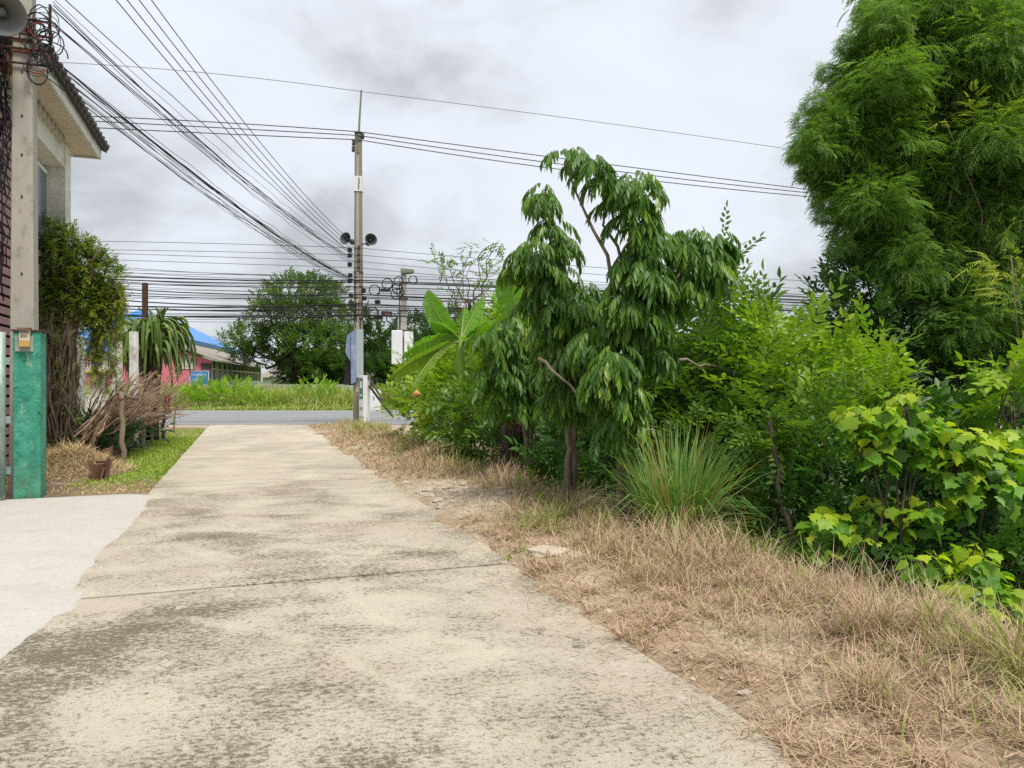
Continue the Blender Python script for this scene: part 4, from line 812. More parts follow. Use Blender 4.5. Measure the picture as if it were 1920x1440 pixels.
for a, b_ in ((0, 1), (1, 2), (2, 3), (3, 0)):
    p, q = cs[a], cs[b_]; MB().hexa([p + Vector((0, 0, -.45)), q + Vector((0, 0, -.45)), q.lerp(cs[(b_ + 1) % 4], .006) + Vector((0, 0, -.45)), p.lerp(cs[(a - 1) % 4], .006) + Vector((0, 0, -.45)), p + Vector((0, 0, -.01)), q + Vector((0, 0, -.01)), q.lerp(cs[(b_ + 1) % 4], .006) + Vector((0, 0, -.01)), p.lerp(cs[(a - 1) % 4], .006) + Vector((0, 0, -.01))]).obj('fascia', 'blue_fascia', g)
for k in range(3): b2(.93, .99, 2 + 2.6 * k, 3.6 + 2.6 * k, 2.6, 5.2).obj('window', 'window_glass', g)
b2(.9, .99, 1.0, 10.2, 1.5, 1.9).obj('yellow_band', 'yellow_band', g)
# small grey-roofed house
hx0 = (492 - CX) / F * 86; hx1 = (560 - CX) / F * 86; g = empty('small_grey_house', ((hx0 + hx1) / 2, 88, 0), 'small white house with a grey roof beneath the spreading tree', 'house')
MB().box(((hx0 + hx1) / 2, 88, 1.2), (hx1 - hx0, 4, 2.4)).obj('wall', 'white_wall', g)
MB().add([(hx0 - .4, 85.6, 2.25), (hx1 + .4, 85.6, 2.25), (hx1 + .4, 90.4, 2.25), (hx0 - .4, 90.4, 2.25), (hx0 + 1, 88, 3.6), (hx1 - .2, 88, 3.6)], [(0, 1, 5, 4), (1, 2, 5), (2, 3, 4, 5), (3, 0, 4), (3, 2, 1, 0)]).obj('roof', 'grey_roof', g)
MB().box((hx1 - 1.1, 85.97, 1.3), (1.3, .06, 1.0)).obj('shutter', 'sign_green', g)
o = MB().box(((535 - CX) / F * 54, 54, .8), (8.5, .2, 1.35)).obj('concrete_wall', 'low_wall', None, False, .01); tag(o, 'low grey concrete wall behind the tall roadside grass', 'wall')
o = MB().box(((636 - CX) / F * 54, 54.2, .75), (3.6, .18, 1.3)).obj('painted_wall', 'pale_green_wall', None, False, .01); tag(o, 'low pale green wall in the grass left of the tall pole', 'wall')
# blue sign across the road
sg = at(374, 712, 53); g = empty('road_sign', (sg.x, sg.y, 0), 'blue rectangular signboard with white Thai lettering in front of the pink building', 'sign')
MB().box((sg.x, sg.y, sg.z + .12), (1.26, .05, .95)).obj('board', 'sign_blue', g); mb = MB()
for dx, dz, w_, h_ in ((0, .485, 1.28, .03), (0, -.485, 1.28, .03), (-.64, 0, .03, .95), (.64, 0, .03, .95)): mb.box((sg.x + dx, sg.y - .01, sg.z + .12 + dz), (w_, .06, h_))
mb.obj('border', 'sign_white', g)
for dx in (-.5, .5): MB().tube([(sg.x + dx, sg.y + .06, 0), (sg.x + dx, sg.y + .06, sg.z + .3)], .03, 6).obj('leg', 'galvanised', g)
text('กาแฟโกน', .30, (sg.x - .08, sg.y - .03, sg.z + .36), (R(90), 0, 0), 'sign_white', g); text('นคร', .20, (sg.x - .25, sg.y - .03, sg.z + .02), (R(90), 0, 0), 'sign_white', g)
# trees beyond the road
def bigtree(name, label, basexy, trunk_top, lobes, limbs, tms, mat, dens, sc, seed, r0, bark='bark_dark', down=0.0, group=None, jit=.5, up=.3):
    rn = random.Random(seed); bz = gz(*basexy) - .1; b_ = Vector((*basexy, bz)); g = empty(name, b_, label, 'tree', group); mb = MB(); tt = Vector(trunk_top)
    mb.tube(wob(rn, b_, tt, 7, .05), taper(r0, r0 * .6, 7), 10)
    for q in limbs:
        p = wob(rn, tt if rn.random() < .6 else b_.lerp(tt, rn.uniform(.55, .95)), q, 7, .14); mb.tube(p, taper(r0 * .45, r0 * .09, 7), 6)
        for k in range(2): a = p[rn.randint(3, 6)]; mb.tube(wob(rn, a, a + Vector((rn.uniform(-1, 1), rn.uniform(-1, 1), rn.uniform(-.2, 1))) * r0 * 7, 4, .15), taper(r0 * .16, r0 * .04, 4), 5)
    mb.obj('trunk', bark, g, True)
    cr = link('crown', crown_mesh('crown', tms, lobes, dens, sc, seed + 5, up, jit, down), mat); keep(cr, g); cr['kind'] = 'stuff'; return g
def LB(lst, Y, dy=0.7, seed=0, flat=1.0):
    rn = random.Random(seed); return [(P(x_, y_, Y + rn.uniform(-1, 1) * dy), (px(r, Y), px(r, Y), px(r, Y) * flat)) for x_, y_, r in lst]
l1 = LB([(545, 550, 38), (590, 545, 34), (505, 590, 34), (560, 590, 42), (620, 590, 36), (470, 630, 30), (440, 645, 22), (520, 635, 36), (580, 640, 42), (630, 640, 36), (480, 668, 22), (545, 672, 26), (455, 655, 20), (600, 680, 28), (500, 560, 20), (620, 555, 22)], 62, 2.5, 1, .62)
bigtree('rain_tree', 'broad spreading green tree beside the pink building across the road', ((560 - CX) / F * 62, 62), P(540, 672, 62), l1, [Vector(c) for c, r in l1], OV, 'far_tree_m', 105, 2.6, 201, .42, jit=.6)
for i, (lst, lab, bx_, mt) in enumerate((([(665, 600, 30), (690, 640, 38), (650, 660, 36), (700, 680, 40), (640, 690, 34), (610, 695, 26)], 'dark dense tree right behind the tall tan pole across the road', 670, 'far_dark_m'), ([(770, 620, 34), (740, 650, 38), (790, 650, 34), (750, 690, 40), (800, 690, 36)], 'dark green tree behind the short concrete pole across the road', 760, 'far_dark_m'), ([(840, 600, 30), (870, 640, 36), (830, 650, 34), (900, 660, 40), (860, 690, 38), (920, 620, 26)], 'mid green tree behind the banana leaves across the road', 860, 'far_tree_m'))):
    lo = LB(lst, 66 + 2 * i, 3, 5 + i, .7); bigtree('roadside_tree', lab, ((bx_ - CX) / F * (66 + 2 * i), 66 + 2 * i), P(bx_, 690, 66 + 2 * i), lo, [Vector(c) for c, r in lo], OV, mt, 85, 2.8, 220 + i, .35, group='trees across the road', jit=.6)
for i, (x_, wd_, lab) in enumerate(((640, 60, 'dark undergrowth below the dense tree behind the tall tan pole'), (745, 60, 'dark undergrowth behind the short concrete pole across the road'), (850, 60, 'dark undergrowth behind the banana plant across the road'), (570, 40, 'dark low undergrowth round the foot of the spreading tree'))):
    lo = LB([(x_ - wd_ * .6, 700, 26), (x_, 694, 30), (x_ + wd_ * .6, 698, 28), (x_ - wd_ * .2, 712, 26), (x_ + wd_ * .3, 712, 26)], 64, 1.5, 40 + i, .8)
    shrub('undergrowth_bush', lab, 'bush', lo, OV, 'far_dark_m', 120, 2.6, 260 + i, stems=5, r0=.06, bark='bark_dark', group='undergrowth across the road')
for i, (x_, y_, Y, r, lab) in enumerate(((385, 748, 46, 1.35, 'round bright green bush in the grass below the blue sign'), (440, 748, 45.5, 1.45, 'yellow green bush in the roadside grass below the windows'), (350, 757, 45, 1.1, 'bright bush at the road edge behind the farthest stake'), (590, 744, 46.5, 1.35, 'loose green bush in the grass in front of the grey wall'), (500, 760, 45, .9, 'low green bush close to the far edge of the road'))):
    shrub('roadside_bush', lab, 'bush', [((P(x_, y_, Y)), (r, r * .8, r * .72)), (P(x_ + 18, y_ + 8, Y), (r * .7, r * .6, r * .5))], OV, 'bank_bush_m', 150, 1.5, 240 + i, stems=4, r0=.03, group='bushes on the far bank')

# ================================================================== POLES AND WIRES ON THE MAIN ROAD
MP = Vector(((672 - CX) / F * 28.4, 28.4, 0)); g = empty('power_pole', MP, 'tall tan square power pole at the end of the lane', 'pole')
def mring(w_, z): return [MP + Vector((a * w_, b_ * w_, z)) for a, b_ in ((-1, -1), (1, -1), (1, 1), (-1, 1))]
topz = EYE + (720 - 248) / F * 28.4
MB().hexa(mring(.175, -.2) + mring(.115, topz)).obj('shaft', 'tan_pole', g, False, .02)
MB().hexa([MP + Vector((a * .05, -.17 + (.055 if z > 3 else 0) + b_ * .01, z)) for z in (1.2, topz - .9) for a, b_ in ((-1, -1), (1, -1), (1, 1), (-1, 1))]).obj('front_groove', 'pole_concrete', g)
rt = at(678, 170, 28.4); MB().tube([MP + Vector((.02, -.10, topz - .8)), MP + Vector((.05, -.08, topz + .3)), Vector((rt.x, 28.35, rt.z))], [.05, .045, .035], 6).obj('lightning_rod', 'box_green', g)
w_ = .165; z0 = EYE + (720 - 360) / F * 28.4; z1 = EYE + (720 - 332) / F * 28.4; MB().hexa(mring(.158, z0) + mring(.152, z1)).obj('white_band', 'sign_white', g)
for k in range(5): q = MP + Vector((.02 + .05 * vr.random(), -.16, z0 + .1 + .09 * k)); MB().box(q, (.03, .006, .10), Matrix.Rotation(vr.uniform(-.8, .8), 3, 'Y')).obj('band_mark', 'ink', g)
for k, zpx in enumerate((465, 478, 490, 502)):
    z = EYE + (720 - zpx) / F * 28.4; q = MP + Vector((.05, -.19, z)); MB().tube([q + Vector((0, 0, -.07)), q + Vector((0, 0, -.03)), q, q + Vector((0, 0, .03)), q + Vector((0, 0, .07))], [.03, .06, .035, .06, .03], 8).obj('insulator', 'horn_dark', g, True)
for (dx, zpx) in ((-.17, 268), (-.18, 280), (.17, 256)):
    z = EYE + (720 - zpx) / F * 28.4; q = MP + Vector((dx, -.05, z)); MB().tube([q + Vector((0, 0, -.12)), q + Vector((0, 0, -.05)), q, q + Vector((0, 0, .06)), q + Vector((0, 0, .11))], [.03, .075, .04, .075, .03], 8).obj('insulator', 'horn_dark', g, True)
for zpx in (252, 513, 540, 600): z = EYE + (720 - zpx) / F * 28.4; w_ = .175 + (.115 - .175) * z / topz + .008; MB().hexa(mring(w_, z) + mring(w_, z + .07)).obj('steel_strap', 'dark_rust', g)
for zpx, dx in ((470, -.3), (480, -.3), (497, -.3), (517, -.28), (528, -.3), (545, .22), (555, -.25), (560, .25), (570, -.22)):
    z = EYE + (720 - zpx) / F * 28.4; q = MP + Vector((dx, -.12, z)); MB().box(q, (.16, .12, .16)).obj('cable_clamp', 'cable_black', g, False, .03)
mb = MB()
for k in range(4): mb.tube(wob(vr, MP + Vector((vr.uniform(-.1, .15), -.2, 4.6)), MP + Vector((vr.uniform(-.05, .15), -.2, 2.6)), 8, .06), .012, 4)
mb.obj('down_cable', 'cable_black', g)
for sgn, x_, y_, lab in ((-1, 652, 449, 'dark horn loudspeaker left of the tall tan pole'), (1, 694, 451, 'dark horn loudspeaker right of the tall tan pole')):
    q = at(x_, y_, 28.1); h = horn(q, (sgn * .38, -.9, .12), .43, 'horn_dark', lab); MB().tube([q + Vector((-sgn * .12, .25, -.06)), Vector((MP.x + sgn * .12, 28.3, q.z - .1))], .025, 5).obj('bracket', 'dark_rust', h)
# boards strapped to the pole
g = empty('banner_board', MP + Vector((0, -.3, 2.6)), 'faded grey and blue printed board strapped up the tall tan pole', 'board')
zb, zt2 = EYE + (720 - 708) / F * 28, EYE + (720 - 617) / F * 28
MB().hexa([(MP.x - .02, 28.08, zb), (MP.x + .25, 28.05, zb), (MP.x + .25, 28.08, zb), (MP.x - .02, 28.11, zb), (MP.x - .02, 28.08, zt2), (MP.x + .25, 28.05, zt2), (MP.x + .25, 28.08, zt2), (MP.x - .02, 28.11, zt2)]).obj('grey_panel', 'banner_grey', g)
MB().hexa([(MP.x - .20, 28.02, zb - .25), (MP.x - .03, 28.08, zb - .15), (MP.x - .03, 28.11, zb - .15), (MP.x - .20, 28.05, zb - .25), (MP.x - .20, 28.02, zt2 - .12), (MP.x - .03, 28.08, zt2), (MP.x - .03, 28.11, zt2), (MP.x - .20, 28.05, zt2 - .12)]).obj('printed_panel', 'banner_blue', g)
MB().hexa([(MP.x - .42, 28.06, zb + .95), (MP.x - .22, 28.0, zb + .6), (MP.x - .22, 28.02, zb + .6), (MP.x - .42, 28.08, zb + .95), (MP.x - .36, 28.06, zt2 - .25), (MP.x - .22, 28.0, zt2 - .12), (MP.x - .22, 28.02, zt2 - .12), (MP.x - .36, 28.08, zt2 - .25)]).obj('torn_panel', 'banner_blue', g)
MB().hexa([(MP.x - .52, 28.15, zb - .25), (MP.x - .20, 28.12, zb - .2), (MP.x - .20, 28.18, zb - .2), (MP.x - .52, 28.2, zb - .25), (MP.x - .26, 28.12, zt2 - .6), (MP.x - .2, 28.1, zt2 - .5), (MP.x - .2, 28.13, zt2 - .5), (MP.x - .26, 28.15, zt2 - .6)]).obj('torn_black_cloth', 'black_cloth', g)
q = at(677, 740, 27.7); g = empty('sign_cabinet', (q.x + .1, 27.8, 0), 'slim white box sign with a green notice at the foot of the tall pole', 'sign'); zt3 = EYE + (720 - 704) / F * 27.7
MB().hexa([(q.x - .10, 27.80, -.05), (q.x + .10, 27.62, -.05), (q.x + .30, 27.85, -.05), (q.x + .1, 28.0, -.05), (q.x - .10, 27.80, zt3), (q.x + .10, 27.62, zt3), (q.x + .30, 27.85, zt3), (q.x + .1, 28.0, zt3)]).obj('box', 'sign_white', g, False, .01)
nm_ = Vector((-.18, -.20, 0)).normalized() * .006; a, b_ = Vector((q.x - .09, 27.79, 0)), Vector((q.x + .085, 27.633, 0))
def face(u0, u1, z0, z1, mt, nm2): 
    p = lambda u, z: a.lerp(b_, u) + Vector((0, 0, z)) + nm_ * nm2; MB().add([p(u0, z0), p(u1, z0), p(u1, z1), p(u0, z1)], [(0, 1, 2, 3)]).obj('notice', mt, g)
face(.08, .95, .95, 1.72, 'sign_green', 1); face(.3, .8, 1.35, 1.6, 'sign_white', 1.6); face(.25, .75, 1.05, 1.12, 'sign_white', 1.6); face(.15, .9, .55, .65, 'grey_plate', 1); face(.15, .9, .25, .33, 'grey_plate', 1)
q = at(697, 765, 42.2); g = empty('milestone', (q.x, 42.9, 0), 'small white rounded kilometre stone across the road beside the pole', 'milestone'); 
v_ = [(q.x + .36 * math.cos(t_), 42.9, .95 + .28 * math.sin(t_)) for t_ in np.linspace(0, math.pi, 9)] + [(q.x - .36, 42.9, 0), (q.x + .36, 42.9, 0)]; k = len(v_)
MB().add(v_ + [(x_, y_ + .3, z_) for x_, y_, z_ in v_], [tuple(reversed(range(k))), tuple(range(k, 2 * k))] + [(i, (i + 1) % k, k + (i + 1) % k, k + i) for i in range(k)]).obj('stone', 'sign_white', g)
MB().box((q.x - .02, 42.89, .7), (.10, .01, .22)).obj('numeral', 'grey_plate', g)
for i, (x0, y0, x1, y1, lab) in enumerate(((688, 700, 733, 772, 'upper bamboo prop leaning against the tall pole'), (690, 722, 738, 776, 'lower bamboo prop leaning against the tall pole'))): cable('bamboo_prop', wob(vr, at(x0, y0, 27.9), at(x1, y1 + 6, 26.4), 6, .01), .045, 'bark_dark', lab, 'prop', 'props at the tall pole')
# second pole across the road
Y2 = 43.8; SP = Vector(((757 - CX) / F * Y2, Y2, 0)); g = empty('utility_pole', SP, 'short concrete utility pole with a lamp head across the road', 'pole'); z2 = EYE + (720 - 515) / F * Y2
MB().hexa([SP + Vector((a * w_, b_ * w_, z)) for z, w_ in ((-.1, .22), (z2, .14)) for a, b_ in ((-1, -1), (1, -1), (1, 1), (-1, 1))]).obj('shaft', 'pole_concrete', g, False, .02)
MB().hexa([(SP.x - .15, Y2 - .25, z2), (SP.x + .55, Y2 - .25, z2 + .08), (SP.x + .55, Y2 + .2, z2 + .08), (SP.x - .15, Y2 + .2, z2), (SP.x - .15, Y2 - .25, z2 + .36), (SP.x + .60, Y2 - .25, z2 + .28), (SP.x + .60, Y2 + .2, z2 + .28), (SP.x - .15, Y2 + .2, z2 + .36)]).obj('lamp_head', 'box_green', g, False, .04)
MB().box((SP.x - .32, Y2 - .35, EYE + (720 - 652) / F * Y2), (.62, .4, 1.95)).obj('meter_cabinet', 'sign_white', g, False, .05); MB().box((SP.x + .33, Y2 - .3, EYE + (720 - 650) / F * Y2), (.50, .35, 1.7)).obj('meter_cabinet', 'white_paint', g, False, .05)
MB().tube([SP + Vector((-.28, -.1, .1)), SP + Vector((-.28, -.1, z2 - .6))], .06, 6).obj('conduit', 'galvanised', g, True); MB().tube([SP + Vector((-.2, -.2, .1)), SP + Vector((-.2, -.2, z2 - .3))], .025, 5).obj('down_cable', 'cable_black', g)
for zpx in (530, 560, 582, 620): z = EYE + (720 - zpx) / F * Y2; MB().box((SP.x, Y2, z), (.44, .44, .06)).obj('steel_strap', 'dark_rust', g)
for x_, y_, r, Y in ((726, 532, 9.5, 34), (747, 527, 8, 42.6), (745, 541, 9, 42.8), (750, 548, 7, 43), (743, 551, 9.5, 42.6), (774, 525, 7.5, 43), (702, 544, 9.5, 30), (698, 586, 10, 30), (734, 597, 9, 36)):
    c = at(x_, y_, Y); rr = px(r, Y); mb = MB()
    for q in range(3):
        ph = vr.uniform(0, 6); mb.tube([c + Vector((math.cos(ph + 6.2832 * i / 26) * rr * (1 + .04 * q), vr.uniform(-.02, .02) + .03 * q, math.sin(ph + 6.2832 * i / 26) * rr * (1 + .03 * q))) for i in range(27)], .022 * Y / 34, 5)
    tag(mb.obj('cable_coil', 'cable_black', None, True), 'round coil of spare black cable hung among the wires by the poles', 'cable coil', 'spare cable coils')
for x_, y_, w_, h_, Y, lab in ((723, 544, 18, 6, 34, 'long black splice box just under the largest cable coil'), (708, 566, 10, 7, 30, 'small square black splice box between the two poles'), (725, 588, 20, 8, 36, 'black splice box with a rusty face near the lowest coil'), (710, 595, 15, 8, 30, 'black splice box lowest and nearest the tan pole')):
    c = at(x_, y_, Y); g = empty('splice_box', c, lab, 'splice box', 'splice boxes on the wires'); MB().box(c, (px(w_, Y), .2, px(h_, Y))).obj('case', 'cable_black', g, False, .03)
    if 'rusty' in lab: MB().box(c + Vector((.05, -.105, -.03)), (px(w_ * .5, Y), .01, px(h_ * .5, Y))).obj('rusty_face', 'rust', g)
    MB().tube([c + Vector((0, 0, px(h_ * .5, Y))), c + Vector((0, 0, px(h_ * .5, Y) + .2))], .012, 4).obj('hook', 'cable_black', g)
# wires along the main road: quadratic through three measured heights each side of the pole
def roadwire(yl, ym, yp, r1, r2, rad, mat, label, group, Yl=26.6, Yr=34.0):
    pts = []
    def q3(x_, a, b_, c):
        (xa, ya_), (xb, yb), (xc, yc) = a, b_, c
        return ya_ * (x_ - xb) * (x_ - xc) / ((xa - xb) * (xa - xc)) + yb * (x_ - xa) * (x_ - xc) / ((xb - xa) * (xb - xc)) + yc * (x_ - xa) * (x_ - xb) / ((xc - xa) * (xc - xb))
    for i in range(15):
        x_ = -260 + (672 + 260) * i / 14; pts.append(at(x_, q3(x_, (170, yl), (420, ym), (672, yp)), Yl + (28.25 - Yl) * (x_ + 260) / 932))
    for i in range(1, 21):
        x_ = 672 + (2080 - 672) * i / 20; pts.append(at(x_, q3(x_, (672, yp), (1100, r1), (1530, r2)), 28.25 + (Yr - 28.25) * (x_ - 672) / 1408))
    cable('overhead_wire', pts, rad, mat, label, 'wire', group, 4)
roadwire(120, 140, 171, 226, 287, .010, 'wire_grey', 'single thin wire crossing the sky highest of all, on the rod tip', 'power wires')
for k, (a, b_, c, d_, e_) in enumerate(((218, 230, 247, 303, 357), (227, 240, 254, 314, 363), (239, 251, 262, 324, 370))): roadwire(a, b_, c, d_, e_, .019, 'wire_grey', ('top wire of the three power wires at the pole top', 'middle wire of the three power wires at the pole top', 'bottom wire of the three power wires at the pole top')[k], 'power wires')
for k, (a, b_, c, d_, e_) in enumerate(((452, 457, 465, 500, 528), (468, 472, 478, 513, 543), (474, 482, 490, 527, 557), (486, 494, 502, 539, 566))): roadwire(a, b_, c, d_, e_, .011, 'wire_grey', ('highest', 'second highest', 'third highest', 'fourth highest')[k] + ' of the thin service wires on the insulators below the horn loudspeakers', 'service wires')
for k in range(34):
    u = (k + .5) / 34; a = 497 + 104 * u + vr.uniform(-6, 6); c = 514 + 86 * u + vr.uniform(-7, 7); e_ = 553 + 62 * u + vr.uniform(-6, 6); thick = vr.random()
    roadwire(a, (a + c) / 2 + vr.uniform(0, 9), c, (c + e_) / 2 + vr.uniform(-3, 4), e_, .010 + .024 * thick ** 4, 'cable_black' if thick > .5 else 'wire_grey', 'black telecom cable in the dense band strung along the main road', 'telecom cables along the main road', 26.2 + vr.uniform(0, .6), 34 + vr.uniform(-.5, .5))
# cables from the gate pole to the tall pole
def lanewire(za, zb_, sag, da, rad, mat, label, group, wob_=0.0, dxb=0.0):
    a = pb + Vector((*(NN * da), 0)); a = Vector((a.x, a.y, za)); b_ = MP + Vector((-.15 + dxb, -.2, zb_)); pts = []
    for i in range(27): u = i / 26; q = a.lerp(b_, u); q.z -= 4 * sag * u * (1 - u); pts.append(q + Vector((vr.uniform(-1, 1), 0, vr.uniform(-1, 1))) * wob_ * math.sin(3.14 * u))
    cable('span_cable', pts, rad, mat, label, 'cable', group, 4)
for k in range(11): lanewire(6.05 + vr.uniform(-.28, .12), 5.38 + vr.uniform(-.12, .1), .30 + vr.uniform(-.2, .16), .30 + vr.uniform(-.1, .16), vr.choice((.004, .005, .007)), 'cable_black', 'black cable in the low drooping bundle between the two roadside poles', 'low cable bundle along the lane', .03)
for k in range(3): lanewire(6.04, 5.38, .29 + .02 * k, .32, .009, 'cable_black', 'black cable in the low drooping bundle between the two roadside poles', 'low cable bundle along the lane', .012)
for k in range(10): lanewire(6.85 + vr.uniform(-.30, .12), 6.15 + vr.uniform(-.3, .22), .22 + vr.uniform(-.2, .34), .34 + vr.uniform(-.12, .14), vr.choice((.004, .005, .007)), 'cable_black', 'black cable in the upper loose bundle between the two roadside poles', 'upper cable bundle along the lane', .02)
for k, (zA, dA) in enumerate(((8.22, .10), (8.34, .2), (8.52, .28), (8.75, .34))): lanewire(zA, 6.35 + .13 * k, .42, dA, .009, 'wire_grey', ('lowest', 'second lowest', 'second highest', 'highest')[k] + ' of the four steep parallel wires running up out of the picture', 'steep service wires', 0)

# ================================================================== RIGHT SIDE PLANTING
def Pz(x_, y_, Y): return P(x_, y_, Y)
# weeping trees with compound drooping leaves, each leaf its own part
DM = [fast_mesh('drooping_leaf', t_[0], t_[1], np.repeat(np.random.default_rng(i).random(12) * .35, 10), True) for i, t_ in enumerate(DR)]
DY = [me_.copy() for me_ in DM]
for me_ in DM: me_.materials.append(MATS['droop_m'])
for me_ in DY: me_.materials.append(MATS['droop_young_m'])
def weeping(label, basepx, lobes, limbs, nleaf, seed, young, bark='bark_brown', sc=.72, trunks=2):
    rn = random.Random(seed); nr_ = np.random.default_rng(seed); bx_, by_, Y = basepx; b_ = at(bx_, by_, Y); b_.z = gz(b_.x, b_.y) - .05
    g = empty('weeping_tree', b_, label, 'tree', 'weeping trees on the verge'); mb = MB()
    for k in range(trunks): tp = at(*limbs[0]); mb.tube(wob(rn, b_ + Vector((.05 * k, .04 * k, 0)), tp + Vector((.06 * k, 0, 0)), 8, .05), taper(.05, .03, 8), 8)
    t0 = at(*limbs[0])
    for q in limbs[1:]: mb.tube(wob(rn, t0, at(*q), 7, .10), taper(.030, .008, 7), 6)
    mb.obj('trunk', bark, g, True)
    tot = sum(r * r for *_, r in lobes); parts_ = []; cnt = 0
    for (x_, y_, dz, r) in lobes:
        n_ = int(round(nleaf * r * r / tot)); c = at(x_, y_, Y + dz); rr = px(r, Y)
        for k in range(n_):
            u = Vector(nr_.normal(0, 1, 3)).normalized() * rr * rn.uniform(.35, 1.0); u.z *= .9; p = c + u * .85 + Vector((0, 0, .13)); az = math.atan2(u.y, u.x) + rn.uniform(-.7, .7)
            yng = rn.random() < young(x_, y_)
            if cnt < 298 and rn.random() < 300.0 / nleaf:
                o = bpy.data.objects.new('leaf', (DY if yng else DM)[rn.randrange(5)]); C.objects.link(o); o.parent = g; o.location = p - b_
                o.rotation_euler = (rn.uniform(-.35, .25), rn.uniform(-.25, .25), az - math.pi / 2); s_ = sc * rn.uniform(.6, 1.3); o.scale = (s_, s_, s_); cnt += 1
            else: parts_.append((p, az))
    if parts_:
        pos = np.array([tuple(p) for p, a in parts_]); dr = np.array([(math.cos(a), math.sin(a), 0) for p, a in parts_]); c2 = link('inner_leaves', fast_mesh('inner_leaves', *place(DR[1], pos, dr, sc * nr_.uniform(.75, 1.2, len(pos)), nr_, roll=.2)), 'droop_m'); keep(c2, g); c2['kind'] = 'stuff'
weeping('tallest weeping tree with an arching top and long drooping leaves beside the lemongrass', (1160, 1003, 7.7), [(1050, 306, .1, 14), (1078, 312, .1, 20), (1108, 330, 0, 24), (1135, 360, .1, 24), (1155, 400, .1, 22), (1190, 372, -.1, 38), (1195, 430, -.1, 42), (1215, 480, 0, 48), (1200, 540, -.1, 52), (1235, 565, .2, 46), (1175, 600, -.1, 46), (1200, 625, 0, 50), (1300, 478, .1, 40), (1325, 520, .1, 44), (1290, 560, .1, 42), (1340, 475, .2, 30), (1150, 700, -.2, 46), (1165, 760, -.2, 44), (1140, 735, -.2, 40), (1170, 800, -.1, 36), (1150, 835, -.1, 30), (1225, 690, .2, 40), (1110, 660, .1, 36)],
        [(1180, 640, 7.7), (1190, 480, 7.7), (1200, 360, 7.7), (1130, 350, 7.8), (1060, 305, 7.8), (1300, 470, 7.8), (1330, 460, 7.9), (1240, 560, 7.8), (1160, 740, 7.6)], 1000, 301, lambda x_, y_: .75 if (y_ < 500 and 1160 < x_ < 1240) else (.55 if y_ > 680 else .18))
weeping('forked weeping tree with dark drooping leaves, second from the lemongrass', (1063, 945, 8.7), [(1016, 378, .1, 20), (1022, 402, 0, 28), (1032, 446, 0, 28), (1005, 500, -.1, 44), (985, 520, .1, 34), (1030, 530, 0, 42), (1060, 480, .1, 26), (1020, 575, 0, 46), (1060, 600, -.1, 50), (1095, 570, .1, 38), (1085, 640, 0, 48), (1060, 690, -.1, 50), (1100, 690, 0, 44), (1075, 740, 0, 40), (1050, 770, 0, 38), (1095, 790, .1, 34), (1035, 640, 0, 40)],
        [(1070, 760, 8.7), (1085, 640, 8.7), (1100, 560, 8.7), (1040, 420, 8.7), (1020, 360, 8.8), (990, 500, 8.6), (1060, 700, 8.6), (1020, 560, 8.6)], 820, 302, lambda x_, y_: .75 if (x_ < 1040 and 470 < y_ < 560) else .10, trunks=2)
weeping('low dark weeping tree bending over the black palm stump', (985, 905, 11.2), [(960, 625, .1, 40), (930, 655, 0, 40), (985, 650, .1, 44), (1010, 690, 0, 40), (945, 700, -.1, 44), (985, 730, 0, 42), (930, 740, 0, 34), (960, 765, .1, 36), (1000, 770, .1, 34)],
        [(985, 760, 11.2), (960, 640, 11.2), (930, 690, 11.1), (1010, 700, 11.1), (960, 740, 11.1)], 330, 303, lambda x_, y_: .45 if y_ < 670 else .08, sc=.9)
cable('fallen_branch', wob(vr, at(1010, 672, 8.3), at(1105, 755, 8.0), 8, .05), taper(.02, .012, 8), 'bark_pale', 'bare pale branch slanting down between the weeping trees', 'branch', n=6)
cable('bare_branch', wob(vr, at(1255, 672, 8.8), at(1395, 700, 9.3), 8, .06), taper(.022, .010, 8), 'bark_pale', 'bare branch running sideways into the shrubs right of the weeping tree', 'branch', n=6)
# palm stump
sp = at(960, 905, 12.0); sp.z = gz(sp.x, sp.y); g = empty('palm_stump', sp, 'shaggy black palm stump in the shade under the weeping trees', 'stump')
MB().tube(wob(vr, sp, at(962, 790, 12.0), 8, .03), [.17, .16, .15, .16, .17, .18, .19, .18, .12], 10).obj('trunk', 'bark_dark', g, True)
for k in range(34):
    a = at(960 + vr.uniform(-14, 14), vr.uniform(790, 880), 12 + vr.uniform(-.15, .05)); th = vr.uniform(-2.8, .1); d_ = Vector((math.cos(th), math.sin(th), 0)) * vr.uniform(.1, .3)
    MB().tube([a, a + d_ + Vector((0, 0, .06)), a + d_ * 1.4 + Vector((0, 0, -.15))], [.02, .014, .004], 4).obj('frond_stub', 'bark_dark' if k % 3 else 'bark_brown', g)
for k in range(6):
    a = at(958, 800, 11.8); b_ = at(840 + 30 * k, 775 + 8 * k, 11.2 + .15 * k); MB().tube([a, a.lerp(b_, .5) + Vector((0, 0, .15)), b_], [.012, .010, .003], 4).obj('frond', 'vine_m', g)
